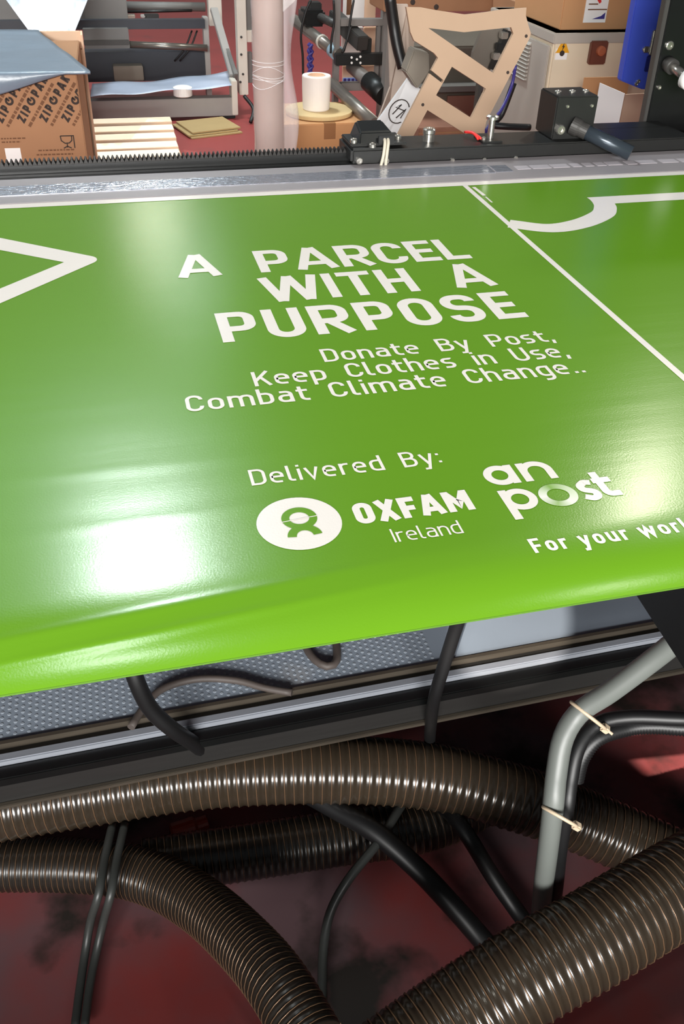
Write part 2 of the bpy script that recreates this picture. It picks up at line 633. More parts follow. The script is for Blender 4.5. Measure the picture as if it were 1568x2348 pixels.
def glyph(ch, w):
    """width and strokes of an engineer-style letter; cap height 1, stroke w.  Each stroke is (points, closed)."""
    h = w / 2
    t, b, xh = 1 - h, h, 0.73 - h
    if ch.isupper():
        W = {'W': 0.98, 'M': 0.80, 'I': w, 'A': 0.74, 'L': 0.48, 'E': 0.50, 'T': 0.58, 'F': 0.50, 'X': 0.66, 'Y': 0.7, 'C': 0.56, 'K': 0.60, 'R': 0.60, 'P': 0.57}.get(ch, 0.58)
        l, r = h, W - h
        k = min(0.31, (W - w) / 2)
        m = 0.5
        S = {
            'A': [([(l * 0.9, 0), (W / 2 - 0.02, t + h), ], 0), ([(W / 2 + 0.02, t + h), (W - l * 0.9, 0)], 0), ([(W * 0.2, 0.27), (W * 0.8, 0.27)], 0)],
            'P': [([(l, 0), (l, 1)], 0), ([(l, t), (r, t, k * .8), (r, .42, k * .8), (l, .42)], 0)],
            'R': [([(l, 0), (l, 1)], 0), ([(l, t), (r, t, k * .8), (r, .44, k * .8), (l, .44)], 0), ([(W * .42, .46), (W - h * .9, 0)], 0)],
            'C': [([(r, .70), (r, t, k), (l, t, k), (l, b, k), (r, b, k), (r, .30)], 0)],
            'E': [([(W, t), (l, t), (l, b), (W, b)], 0), ([(l, m), (W - .05, m)], 0)],
            'F': [([(W, t), (l, t), (l, 0)], 0), ([(l, .47), (W - .05, .47)], 0)],
            'L': [([(l, 1), (l, b), (W, b)], 0)],
            'W': [([(l * .8, 1), (W * .27, 0)], 0), ([(W * .27, 0), (W * .5, 1)], 0), ([(W * .5, 1), (W * .73, 0)], 0), ([(W * .73, 0), (W - l * .8, 1)], 0)],
            'M': [([(l, 0), (l, 1)], 0), ([(r, 0), (r, 1)], 0), ([(l, 1 - h * .4), (W / 2, .34), (r, 1 - h * .4)], 0)],
            'I': [([(l, 0), (l, 1)], 0)],
            'T': [([(0, t), (W, t)], 0), ([(W / 2, t), (W / 2, 0)], 0)],
            'H': [([(l, 0), (l, 1)], 0), ([(r, 0), (r, 1)], 0), ([(l, m), (r, m)], 0)],
            'U': [([(l, 1), (l, b, k), (r, b, k), (r, 1)], 0)],
            'O': [([(l, t, k), (l, b, k), (r, b, k), (r, t, k)], 1)],
            'D': [([(l, b), (r, b, k), (r, t, k), (l, t)], 1)],
            'B': [([(l, b), (r, b, .2), (r, .53, .2), (l, .53)], 1), ([(l, .53), (r - .03, .53, .19), (r - .03, t, .19), (l, t)], 1)],
            'K': [([(l, 0), (l, 1)], 0), ([(W - h, 1), (l + .02, .36)], 0), ([(W * .42, .62), (W - h * .9, 0)], 0)],
            'X': [([(h, 0), (W - h, 1)], 0), ([(h, 1), (W - h, 0)], 0)],
            'Y': [([(h, 1), (W / 2, .42), (W - h, 1)], 0), ([(W / 2, .45), (W / 2, 0)], 0)],
            'S': [([(r, .74), (r, t, .26), (l, t, .26), (l, .525, .235), (r, .495, .235), (r, b, .26), (l, b, .26), (l, .26)], 0)],
            'Z': [([(0, t), (W - h, t), (h, b), (W, b)], 0)],
        }[ch]
        return W, S
    W = {'i': w, 'l': w + .14, 't': 0.38, 'r': 0.36, 'm': 0.84, 's': 0.47, ',': w, '.': w, ':': w, 'v': .53, 'y': .53, 'w': .82, ' ': 0.34}.get(ch, 0.51)
    l, r = h, W - h
    k = min(.24, (W - w) / 2)
    S = {
        ' ': [],
        'o': [([(l, xh, k), (l, b, k), (r, b, k), (r, xh, k)], 1)],
        'n': [([(l, 0), (l, xh + h)], 0), ([(l, .42), (l, xh, k), (r, xh, k), (r, 0)], 0)],
        'h': [([(l, 0), (l, 1)], 0), ([(l, .42), (l, xh, k), (r, xh, k), (r, 0)], 0)],
        'm': [([(l, 0), (l, xh + h)], 0), ([(l, .42), (l, xh, .16), (W / 2, xh, .16), (W / 2, 0)], 0), ([(W / 2, .42), (W / 2, xh, .16), (r, xh, .16), (r, 0)], 0)],
        'a': [([(l + .03, xh, 0), (r, xh, k * .9), (r, 0)], 0), ([(r, .43), (l, .43, .165), (l, b, .165), (r - .1, b, 0), (r, .17)], 0)],
        'e': [([(l, .39), (r, .39), (r, xh, k), (l, xh, k), (l, b, k), (r - .03, b, 0)], 0)],
        'd': [([(r, 0), (r, 1)], 0), ([(r, xh), (l, xh, k), (l, b, k), (r, b)], 0)],
        'b': [([(l, 0), (l, 1)], 0), ([(l, xh), (r, xh, k), (r, b, k), (l, b)], 0)],
        'p': [([(l, -.26), (l, xh + h)], 0), ([(l, xh), (r, xh, k), (r, b, k), (l, b)], 0)],
        'g': [([(r, xh + h), (r, -.22, k), (l + .04, -.22)], 0), ([(r, xh), (l, xh, k), (l, b, k), (r, b)], 0)],
        't': [([(W * .36, .93), (W * .36, b, .17), (W, b)], 0), ([(0, xh), (W, xh)], 0)],
        'l': [([(l, 1), (l, b, .12), (W, b)], 0)],
        'i': [([(l, 0), (l, xh + h)], 0), ([(l, .86), (l, .86 + w)], 0)],
        'r': [([(l, 0), (l, xh + h)], 0), ([(l, .42), (l, xh, k + .05), (W, xh)], 0)],
        's': [([(r, xh - .02), (r - .02, xh, 0), (l, xh, .15), (l, .385, .15), (r, .35, .15), (r, b, .15), (l, b)], 0)],
        'u': [([(l, xh + h), (l, b, k), (r, b, k), (r, xh + h)], 0), ([(r, .4), (r, 0)], 0)],
        'v': [([(h * .8, xh + h), (W / 2, 0), (W - h * .8, xh + h)], 0)],
        'w': [([(h * .8, xh + h), (W * .28, 0), (W * .5, xh + h), (W * .72, 0), (W - h * .8, xh + h)], 0)],
        'y': [([(h * .8, xh + h), (W / 2 + .01, .03)], 0), ([(W - h * .8, xh + h), (W * .38, -.24), (.03, -.24)], 0)],
        ',': [([(w * .62, w), (w * .25, -.16)], 0)],
        '.': [([(h, 0), (h, w)], 0)],
        ':': [([(h, .06), (h, .06 + w)], 0), ([(h, xh - w), (h, xh)], 0)],
    }[ch]
    return W, S


def strokes_of(text, x0, x1, y, cap, w, word=0.40):
    """lay a line of letters from x0 to x1 (tracking solved); a list of strokes for each letter"""
    gl = [(0.0 if c == ' ' else glyph(c, w)[0], c) for c in text]
    tot = sum((word if c == ' ' else W) for W, c in gl)
    track = ((x1 - x0) / cap - tot) / max(1, len(text) - 1)
    x = x0 / cap
    out = []
    for W, c in gl:
        if c == ' ':
            x += word + track
            continue
        out.append([([Vector(((x + p.x) * cap, y + p.y * cap)) for p in fillet(pts, bool(closed))], w * cap, bool(closed)) for pts, closed in glyph(c, w)[1]])
        x += W + track
    return out


def strokes_to(mb_fn, text, x0, x1, y, cap, w, word=0.40):
    for letter in strokes_of(text, x0, x1, y, cap, w, word):
        for P, ww, c in letter:
            mb_fn(P, ww, c)


def print_line(text, x0, x1, y, cap, w, word=0.40):
    """every letter a thin layer of its own; crossing strokes lie a hair above one another"""
    for letter in strokes_of(text, x0, x1, y, cap, w, word):
        mb = MB()
        for k, (P, ww, c) in enumerate(letter):
            ribbon(mb, P, ww, c, 0.0006 + 0.00005 * k)
        obj('letter', mb, WHITE, sheet, fix=False)


print_line('A PARCEL', 0.1035, 0.6245, 1.4505, 0.099, 0.168, 0.50)
print_line('WITH A', 0.2315, 0.6245, 1.3285, 0.099, 0.168, 0.46)
print_line('PURPOSE', 0.1425, 0.6240, 1.2015, 0.101, 0.172)
print_line('Donate By Post,', 0.274, 0.629, 1.1145, 0.0395, 0.128, 0.52)
print_line('Keep Clothes in Use,', 0.166, 0.6285, 1.0640, 0.0405, 0.128, 0.50)
print_line('Combat Climate Change..', 0.0700, 0.6295, 1.0150, 0.0405, 0.128, 0.46)
print_line('Delivered By:', 0.1235, 0.3535, 0.8375, 0.0318, 0.118, 0.46)
print_line('OXFAM', 0.2235, 0.3590, 0.7425, 0.0378, 0.225)
print_line('Ireland', 0.2535, 0.3310, 0.7050, 0.0228, 0.095)
print_line('For your world', 0.3925, 0.5945, 0.6570, 0.0235, 0.175, 0.22)


def arc(cx, cy, rx, ry, a0, a1, n=24):
    return [Vector((cx + rx * math.cos(math.radians(a0 + (a1 - a0) * i / n)), cy + ry * math.sin(math.radians(a0 + (a1 - a0) * i / n)))) for i in range(n + 1)]


# two-line post logo: single-storey letters on one centre-line width
sw = 0.0098
for letter in (
        ((arc(0.4105, 0.7995, 0.0148, 0.0150, 0, 360, 32)[:-1], True), ([(0.4253, 0.8180), (0.4253, 0.7805)], False)),
        (([(0.4412, 0.7805), (0.4412, 0.8180)], False), (arc(0.4568, 0.7990, 0.0156, 0.0152, 180, 0, 20) + [Vector((0.4724, 0.7805))], False)),
        (([(0.3995, 0.7700), (0.3995, 0.7150)], False), (arc(0.4150, 0.7502, 0.0152, 0.0152, 0, 360, 32)[:-1], True)),
        ((fillet([(0.5085, 0.7640), (0.5010, 0.7660, .004), (0.4930, 0.7600, .005), (0.4940, 0.7520, .006), (0.5065, 0.7465, .006), (0.5070, 0.7370, .006), (0.4990, 0.7345, .005), (0.4905, 0.7390)], False, 4), False),),
        ((fillet([(0.5195, 0.7830), (0.5195, 0.7385, .007), (0.5360, 0.7385)], False, 6), False), ([(0.5115, 0.7660), (0.5345, 0.7660)], False))):
    mb = MB()
    for k, (P, cl) in enumerate(letter):
        ribbon(mb, P, sw, cl, 0.0006 + 0.00005 * k)
    obj('letter', mb, WHITE, sheet, fix=False)
# the shaded ring that is the o of the lower word
gm = bpy.data.materials.new('ring_shading')
gm.use_nodes = True
nt = gm.node_tree
b = nt.nodes['Principled BSDF']
tc = nt.nodes.new('ShaderNodeTexCoord')
gr = nt.nodes.new('ShaderNodeTexGradient')
gr.gradient_type = 'RADIAL'
mp = nt.nodes.new('ShaderNodeMapping')
mp.inputs['Location'].default_value = (0.6 - 0.4613, 1.2 - 0.7488, 0)
nt.links.new(tc.outputs['Object'], mp.inputs[0])
nt.links.new(mp.outputs[0], gr.inputs[0])
cr = nt.nodes.new('ShaderNodeValToRGB')
el = cr.color_ramp.elements
el[0].color = lin((238, 235, 226)) + (1,)
el[1].color = lin((238, 235, 226)) + (1,)
for pos, c in ((0.18, (150, 182, 110)), (0.34, (236, 238, 222)), (0.60, (196, 212, 172)), (0.78, (128, 170, 76)), (0.92, (214, 224, 196))):
    e = el.new(pos)
    e.color = lin(c) + (1,)
nt.links.new(gr.outputs[0], cr.inputs[0])
nt.links.new(cr.outputs[0], b.inputs['Base Color'])
b.inputs['Roughness'].default_value = 0.21
mb = MB()
ribbon(mb, arc(0.4613, 0.7488, 0.0180, 0.0166, 0, 360, 40)[:-1], sw, True)
obj('printed_ring', mb, gm, sheet, fix=False, label='ring shaped letter shaded from white to green')

# round charity emblem
cx_, cy_, rr_ = 0.1618, 0.7590, 0.0462
mb = MB()
P = [surf(cx_, cy_, 0.0006)] + [surf(q.x, q.y, 0.0006) for q in arc(cx_, cy_, rr_, rr_, 0, 360, 48)[:-1]]
mb.add(P, [(0, i + 1, (i + 1) % 48 + 1) for i in range(48)])
emblem = obj('printed_emblem', mb, WHITE, sheet, fix=False, label='white printed disc with a green looped figure')


LAYER = [0.0010]


def ribbon_up(pts, w, closed=False):
    m = MB()
    ribbon(m, pts, w, closed, LAYER[0])
    LAYER[0] += 0.00006
    return m


m = MB()
ex, ey = cx_ + 0.0015, cy_ + 0.0075
for pts, wd, cl in (
        (arc(ex, ey, 0.0152, 0.0150, 0, 360, 36)[:-1], 0.0088, True),
        (arc(ex, cy_ - 0.0245, 0.0140, 0.0150, 4, 176, 22), 0.0098, False)):
    q = ribbon_up(pts, wd, cl)
    m.add(q.v, q.f)
obj('emblem_figure', m, GREEN, emblem, fix=False, label='green looped figure in the disc')
m = ribbon_up([(ex - 0.0205, ey - 0.0035), (ex + 0.0205, ey + 0.0005)], 0.0012)
obj('emblem_line', m, WHITE, emblem, fix=False)

# white artwork lines: border, panel rule, arrow head, swoosh, registration ticks
def white_shape(name, build, label):
    m = MB()
    build(m)
    return obj(name, m, WHITE, sheet, fix=False, label=label)


white_shape('printed_border', lambda m: ribbon(m, [(XL + i * .1, Y_BACK - 0.012) for i in range(int((XR - XL) / .1) + 1)], 0.024), 'white unprinted margin along the rear edge')
white_shape('printed_rule', lambda m: ribbon(m, [(0.7585, 0.60 + i * 0.05) for i in range(26)], 0.0112, False, 0.00064), 'long white printed rule between two panels')


def arrow(m):
    # rounded nose outside, sharp corner inside
    nose = fillet([(-0.62, 2.0085), (-0.0145, 1.5595, 0.020), (-0.62, 0.9615)], False, 10)
    inn = [Vector((-0.62, 1.9345)), Vector((-0.0800, 1.5535)), Vector((-0.62, 1.0335))]
    k = len(nose)
    V = nose + inn
    m.add([surf(p.x, p.y, .0006) for p in V], [(0, k, k + 1, 1)] + [(i, k + 1, i + 1) for i in range(1, k - 2)] + [(k - 2, k + 1, k + 2, k - 1)])


white_shape('printed_arrow', arrow, 'white printed arrow head cut by the edge of the view')


def swoosh(m):
    pts = smooth_path([(0.7600, 1.6090, 0), (0.8290, 1.5720, 0), (0.9010, 1.5860, 0), (0.9680, 1.6270, 0), (0.9960, 1.6640, 0), (1.0080, 1.6950, 0), (1.0130, 1.7250, 0)], 8)
    ribbon(m, [p.xy for p in pts], 0.046)
    ribbon(m, [(0.9950 - 0.006, 1.7105), (1.2, 1.7105), (1.6, 1.7105), (2.0, 1.7105), (XR, 1.7105)], 0.046, False, 0.00068)


white_shape('printed_swoosh', swoosh, 'white printed curl running into a straight band')
white_shape('printed_tick', lambda m: ribbon(m, [(0.7735, 1.838), (0.7755, 1.780)], 0.008), 'short white registration tick')
white_shape('printed_tick', lambda m: ribbon(m, [(0.7752, 1.772), (0.7750, 1.735)], 0.004), 'thin white registration tick')

# table body
table = thing('printing_table', 'long flat grey machine table carrying the green printed sheet', 'table', (0.6, 1.3, 0))
mb = MB().box(XL, Y_BEND, T - 0.05, XR, 2.035, T - 0.003)
obj('bed', mb, ALU, table)
ef = surf(0, Y_FRONT)
prof = [(ef.y + .012, T - droop(ef.y + .012) - .004)] + [(ef.y + .012 + k * (Y_BEND - ef.y - .013) / 8, T - droop(ef.y + .012 + k * (Y_BEND - ef.y - .013) / 8) - .004) for k in range(1, 9)]
prof += [(Y_BEND - .001, T - .05), (ef.y + .035, ef.z - .028)]
obj('front_slope', MB().prism([(XL, y, z) for y, z in prof], (XR - XL, 0, 0)), ALU, table)
for xl in (-1.0, 2.1):
    obj('leg', MB().box(xl, 0.9, 0, xl + 0.1, 1.9, T - 0.051), DARKGREY, table, 0.004)
# table rear ledge: grey strip, silver tape with a step
mb = MB().box(XL, Y_BACK + 0.004, T - 0.003, XR, 2.034, T + 0.0012)
obj('rear_ledge', mb, mat('grey_ledge', (150, 143, 145), 0.4, 0.1, 0.04, 6, stretch=(1, 10, 1)), table)
FOIL = mat('silver_tape', (196, 198, 210), 0.16, 0.75, 0.12, 60, 0.5, 55, stretch=(1, 3, 1))
obj('silver_tape', MB().box(XL, 1.925, T + 0.0012, 0.86, 1.985, T + 0.0022), FOIL, table, label='crinkled silver tape strip along the ledge')
obj('silver_tape', MB().box(0.865, 1.93, T + 0.0012, 0.905, 1.978, T + 0.0020), FOIL, table, label='short piece of silver tape')
mb = MB()
x = 0.92
while x < 1.6:
    L = random.uniform(0.02, 0.06)
    mb.box(x, 1.942, T + 0.0012, x + L, 1.968, T + 0.0018)
    x += L + random.uniform(0.004, 0.015)
o = obj('tape_residue', mb, mat('tape_glue', (176, 168, 172), 0.5, 0, 0.1, 30), table)
o['kind'] = 'stuff'

# ------------------------------------------------------------------ toothed rack and its rail
rack = thing('gear_rack', 'long black toothed rack along the rear edge of the table', 'rack', (0.2, 2.08, T))
RX0, RX1 = -1.1, 2.2
mb = MB().box(RX0, 2.072, T - 0.010, RX1, 2.100, T + 0.0165)
obj('rack_bar', mb, BLACKG, rack)
mb = MB()
x = RX0
pit = 0.0096
while x < RX1:
    mb.add([(x, 2.074, T + .0165), (x + pit, 2.074, T + .0165), (x + pit * .62, 2.074, T + .0255), (x + pit * .38, 2.074, T + .0255),
            (x, 2.098, T + .0165), (x + pit, 2.098, T + .0165), (x + pit * .62, 2.098, T + .0255), (x + pit * .38, 2.098, T + .0255)],
           [(0, 1, 2, 3), (7, 6, 5, 4), (0, 3, 7, 4), (1, 5, 6, 2), (3, 2, 6, 7)])
    x += pit
o = obj('rack_teeth', mb, mat('dark_rack_steel', (36, 34, 32), 0.4, 0.3), rack)
o['kind'] = 'stuff'
mb = MB().box(RX0, 2.036, T - 0.05, RX1, 2.071, T - 0.006)
obj('guide_rail', mb, mat('polished_rail', (120, 112, 104), 0.2, 0.8, 0.1, 6, stretch=(1, 14, 14)), rack, 0.003)
mb = MB().box(RX0, 2.05, T - 0.02, RX1, 2.0705, T - 0.0005)
obj('rail_cover', mb, BLACKG, rack, 0.002)
mb = MB().box(RX0, 2.03, 0.72, RX1, 2.16, T - 0.051)
obj('support_beam', mb, DARKGREY, rack)
for xl in (-0.95, 2.0):
    obj('support_leg', MB().box(xl, 2.05, 0, xl + 0.12, 2.15, 0.72), DARKGREY, rack)

# ------------------------------------------------------------------ print carriage on the rack
def bolt(parent, c, axis, r, h, name='bolt', m=None, n=14):
    mb = MB().disc_stack(c, axis, [(r, 0), (r, h * .75), (r * .8, h), (r * .55, h), (r * .5, h * .6)], n)
    return obj(name, mb, m or STEEL, parent)


ZR = T + 0.018
car = thing('black_carriage', 'black clamp carriage with a hooded cover riding on the toothed rack', 'carriage', (0.8, 2.09, T))
p0 = at(802, 356, Y=2.04)
xb0, xb1 = p0.x, 1.42
mb = MB().box(xb0 + 0.012, 2.032, T + 0.0025, xb1, 2.14, T + 0.032)
obj('base_bar', mb, BLACK, car, 0.003)
mb = MB().box(xb0, 2.028, T + 0.0035, xb0 + 0.095, 2.145, T + 0.037)
obj('end_block', mb, BLACK, car, 0.006)
# hood
hx0, hx1 = at(818, 330, Y=2.06).x, at(902, 330, Y=2.06).x
hz0, hz1 = T + 0.0375, at(855, 283, Y=2.09).z
mb = MB()
mid = (hx0 + hx1) / 2
wtop = (hx1 - hx0) * 0.36
v = [(hx0, 2.045, hz0), (hx1, 2.045, hz0), (hx1, 2.135, hz0), (hx0, 2.135, hz0),
     (hx0 + .006, 2.06, hz1 - .010), (hx1 - .006, 2.06, hz1 - .010), (mid + wtop, 2.125, hz1), (mid - wtop, 2.125, hz1)]
mb.add(v, [(3, 2, 1, 0), (0, 1, 5, 4), (1, 2, 6, 5), (2, 3, 7, 6), (3, 0, 4, 7), (4, 5, 6, 7)])
obj('hood', mb, BLACKG, car, 0.004)
mb = MB().box(mid + 0.002, 2.040, hz0 + 0.004, hx1 - 0.004, 2.0465, hz1 - 0.016)
obj('hood_mouth', mb, RUBBER, car, 0.001)
mb = MB().box(hx0 - 0.018, 2.045, T + 0.0372, hx1 + 0.028, 2.135, T + 0.043)
obj('flange', mb, BLACK, car, 0.002)
for (bx_, by_) in ((hx0 - 0.008, 2.058), (hx1 + 0.014, 2.075), (hx0 + 0.03, 2.036)):
    bolt(car, (bx_, by_, T + 0.043 if by_ > 2.04 else T + 0.0375), (0, 0, 1), 0.0085, 0.009)
for px in (823, 884):
    q = at(px, 368, Y=2.028)
    bolt(car, (q.x, 2.028, q.z), (0, -1, 0), 0.008, 0.006)
# pale double cord out of the hood
for dx in (-0.004, 0.004):
    q0 = Vector((mid + 0.020 + dx, 2.048, hz1 - 0.020))
    mb = MB().sweep(smooth_path([q0, q0 + Vector((-.001, -.014, -.008)), q0 + Vector((-.006, -.024, -.032)), q0 + Vector((-.010 + dx * .4, -.0255, -.058)), q0 + Vector((-.011, -.020, hz1 * 0 - .072))], 6), 0.0036, 10)
    obj('cord', mb, mat('pale_cord', (190, 182, 164), 0.6, 0, 0.1, 60), car)
for px, py in ((1037, 367), (1110, 366), (1182, 362)):
    q = at(px, py, Y=2.032)
    bolt(car, (q.x, 2.032, min(q.z, T + .022)), (0, -1, 0), 0.0052, 0.004)
# steel stubs
q = at(981, 335, Y=2.09)
mb = MB().disc_stack((q.x, 2.09, T + 0.032), (0, 0, 1), [(0.0135, 0), (0.0135, 0.016), (0.0150, 0.018), (0.0150, 0.026), (0.012, 0.029), (0.006, 0.029), (0.005, 0.022)], 20)
obj('steel_stub', mb, STEEL, car)
q = at(1122, 330, Y=2.08)
mb = MB().disc_stack((q.x, 2.08, T + 0.032), (0, 0, 1), [(0.0075, 0), (0.0075, 0.046), (0.0150, 0.047), (0.0152, 0.053), (0.010, 0.056), (0.004, 0.056)], 20)
obj('steel_pin', mb, STEEL, car)
obj('pin_base', MB().box(q.x - .03, 2.05, T + .032, q.x + .02, 2.11, T + .036), BLACK, car, 0.001)
bolt(car, (q.x - 0.022, 2.066, T + 0.036), (0, 0, 1), 0.0055, 0.006)
# red wire
a0, a1 = at(1064, 318, Y=2.12), at(1098, 338, Y=2.07)
a1.z = T + 0.037
a0.z = T + 0.045
mb = MB()
for k in (-1, 1):
    mb.sweep(smooth_path([a0 + Vector((0, 0, -.004)), (a0 + a1) / 2 + Vector((0, k * .004, .004)), a1 + Vector((k * .004, 0, 0))], 6), 0.0032, 8)
obj('red_wire', mb, RED, car)

# block with the dark rod
blk = thing('rod_block', 'black bearing block holding a dark grey rod at the end of the carriage', 'bearing block', (1.2, 2.15, T))
bx0, bx1, BY = 1.050, 1.156, 2.056
bz0, bz1 = T + 0.0325, 1.079
obj('body', MB().box(bx0, BY, bz0, bx1, BY + .095, bz1), BLACK, blk, 0.003)
for f in (0.2, 0.55, 0.88):
    bolt(blk, (bx0 + (bx1 - bx0) * f, BY + .045, bz1 - .001), (0, 0, 1), 0.008, 0.005)
for f in (0.27, 0.86):
    bolt(blk, (bx0 + (bx1 - bx0) * f, BY, bz1 - .022), (0, -1, 0), 0.004, 0.003)
rp = Vector((1.102, BY, 1.013))
rq = Vector((1.215, 1.966, T + .0195))
mb = MB().disc_stack(rp - (rq - rp).normalized() * .004, (rq - rp), [(0.021, 0), (0.021, 0.016), (0.018, 0.022), (0.018, 0.040), (0.012, 0.043)], 24)
obj('rod_collar', mb, DARKGREY, blk)
obj('rod', MB().sweep([rp, rq], 0.0170, 20), mat('blue_grey_rod', (58, 66, 74), 0.25, 0.4, 0.1, 8, stretch=(4, 1, 4)), blk)
q = at(1282, 296, Y=BY)
bolt(blk, (q.x, BY, q.z), (0, -1, 0), 0.012, 0.012)
mb = MB().box(bx1 + 0.01, 2.145, T + 0.0, 1.42, 2.2, T + 0.03)
obj('rear_shelf', mb, BLACK, blk, 0.002)

# black upright of the gantry
gan = thing('gantry_upright', 'tall black bolted steel upright at the right end of the rack', 'machine frame', (1.5, 2.2, 0.9))
gx0 = at(1480, 250, Y=2.2).x
gz0 = T + 0.003
mb = MB()
mb.prism([(at(1468, 352, Y=2.2).x, 2.2, gz0), (1.9, 2.2, gz0), (1.9, 2.2, 1.75), (at(1525, 0, Y=2.2).x + 0.02, 2.2, 1.75), (at(1539, 0, Y=2.2).x, 2.2, at(1539, 0, Y=2.2).z)], (0, 0.02, 0))
obj('plate', mb, BLACKG, gan, 0.002)
mb = MB().prism([(at(1461, 352, Y=2.2).x, 2.203, gz0), (at(1468, 352, Y=2.2).x, 2.203, gz0), (at(1539, 0, Y=2.2).x, 2.203, at(1539, 0, Y=2.2).z), (at(1529, 0, Y=2.2).x, 2.203, at(1529, 0, Y=2.2).z)], (0, 0.022, 0))
obj('edge_flange', mb, DARKGREY, gan, 0.001)
for px, py, r in ((1534, 104, .0105), (1510, 200, .0055), (1480, 340, .0095), (1552, 337, .0105)):
    q = at(px, py, Y=2.2)
    bolt(gan, (q.x, 2.2, q.z), (0, -1, 0), r, 0.006)
q = at(1530, 145, Y=2.2)
q2 = at(1575, 178, Y=2.12)
obj('shaft', MB().sweep([q, q2], 0.011, 18), STEEL, gan)
obj('shaft_bush', MB().sweep([q, q + (q2 - q) * .3], 0.018, 18), DARKGREY, gan)
obj('shaft_knob', MB().sweep([q2 - Vector((.004, 0, 0)), q2 + (q2 - q) * .3], 0.024, 20), PAPER, gan)

# ------------------------------------------------------------------ blue cabinet door behind the upright
blu = thing('blue_machine_door', 'blue painted steel door with a chrome latch behind the black upright', 'door', (1.6, 2.5, 0))
Yb = 2.5
pts = [at(1458, 0, Y=Yb), at(1425, 186, Y=Yb), at(1472, 205, Y=Yb), at(1545, 205, Y=Yb), at(1545, 0, Y=Yb)]
top = 1.6
o_ = pts[0] + (pts[0] - pts[1]) * ((top - pts[0].z) / (pts[0].z - pts[1].z))
mb = MB().prism([o_, pts[1], pts[2], Vector((1.75, Yb, pts[2].z - .01)), Vector((1.75, Yb, top))], (0, 0.03, 0))
obj('panel', mb, BLUE, blu, 0.003)
mb = MB().prism([at(1519, 0, Y=Yb - .004), at(1490, 140, Y=Yb - .004), at(1497, 140, Y=Yb - .004), at(1528, 0, Y=Yb - .004)], (0, 0.006, 0))
obj('edge_strip', mb, NAVY, blu)
lt = at(1499, 97, Y=Yb - .004)
latch = obj('latch', MB().box(lt.x - .012, Yb - .012, lt.z - .032, lt.x + .012, Yb - .001, lt.z + .032), STEEL, blu, 0.003)
obj('latch_hook', MB().box(lt.x - .008, Yb - .02, lt.z - .012, lt.x + .008, Yb - .012, lt.z + .016), DARKGREY, latch, 0.002)
obj('latch_tab', MB().box(lt.x - .028, Yb - .008, lt.z - .026, lt.x - .012, Yb - .001, lt.z - .010), STEEL, latch, 0.002)
obj('latch_pad', MB().box(lt.x - .012, Yb - .010, lt.z - .075, lt.x + .004, Yb - .001, lt.z - .034), NAVY, latch, 0.002)
for px, py in ((1476, 113), (1463, 186), (1458, 192)):
    q = at(px, py, Y=Yb)
    bolt(blu, (q.x, Yb, q.z), (0, -1, 0), 0.0055, 0.005, 'screw')
obj('post', MB().box(1.66, Yb + .031, 0, 1.74, Yb + .10, top), BLACK, blu)

# ------------------------------------------------------------------ electrical cabinet, box on it
Yc_ = 3.4
cx0 = at(1272, 85, Y=Yc_).x
cz1 = at(1300, 76, Y=Yc_).z
cab = thing('electrical_cabinet', 'cream painted electrical cabinet with side louvres and a warning sticker', 'cabinet', (cx0 + .3, Yc_ + .3, 0))
obj('body', MB().box(cx0, Yc_, 0.12, cx0 + 0.62, Yc_ + 0.62, cz1), CREAM, cab, 0.006)
obj('plinth', MB().box(cx0 + .03, Yc_ + .03, 0, cx0 + .59, Yc_ + .59, .12), DARKGREY, cab)
obj('top_lip', MB().box(cx0 - .006, Yc_ - .006, cz1 - .035, cx0 + .626, Yc_ + .626, cz1), CREAMD, cab, 0.003)
obj('side_panel', MB().box(cx0 - .010, Yc_ + .02, 0.16, cx0 - .001, Yc_ + .60, cz1 - .045), CREAMD, cab, 0.003)
grz = cz1 - 0.06
for i in range(10):
    z = grz - 0.0140 * i
    mb = MB().prism([(cx0 - .0105, Yc_ + .17, z), (cx0 - .022, Yc_ + .17, z - .009), (cx0 - .0105, Yc_ + .17, z - .010)], (0, 0.20, 0))
    obj('louvre', mb, CREAMD, cab)
q = at(1291, 105, Y=Yc_)
mb = MB().prism([(q.x - .028, Yc_ - .002, q.z - .024), (q.x + .028, Yc_ - .002, q.z - .024), (q.x, Yc_ - .002, q.z + .026)], (0, .002, 0))
stk = obj('warning_sticker', mb, YEL, cab)
mb = MB().prism([(q.x + .003, Yc_ - .0035, q.z + .012), (q.x - .005, Yc_ - .0035, q.z - .004), (q.x - .001, Yc_ - .0035, q.z - .004), (q.x - .003, Yc_ - .0035, q.z - .018), (q.x + .006, Yc_ - .0035, q.z), (q.x + .001, Yc_ - .0035, q.z)], (0, .001, 0))
obj('bolt_symbol', mb, INK, stk)
q2 = at(1288, 122, Y=Yc_)
obj('small_label', MB().box(q2.x - .026, Yc_ - .0015, q2.z - .022, q2.x + .022, Yc_ + .001, q2.z + .016), PAPER, cab)
obj('label_symbol', MB().disc_stack((q2.x, Yc_ - .0015, q2.z), (0, -1, 0), [(.010, 0), (.010, .001)], 14), INK, cab)
q = at(1367, 119, Y=Yc_)
sw_ = obj('switch', MB().box(q.x - .034, Yc_ - .022, q.z - .040, q.x + .034, Yc_ + .001, q.z + .040), SWITCH, cab, 0.004)
obj('switch_knob', MB().disc_stack((q.x + .004, Yc_ - .022, q.z + .008), (0, -1, 0), [(.018, 0), (.017, .012), (.01, .014)], 16), mat('orange_brown_knob', (170, 96, 66), 0.4), sw_)

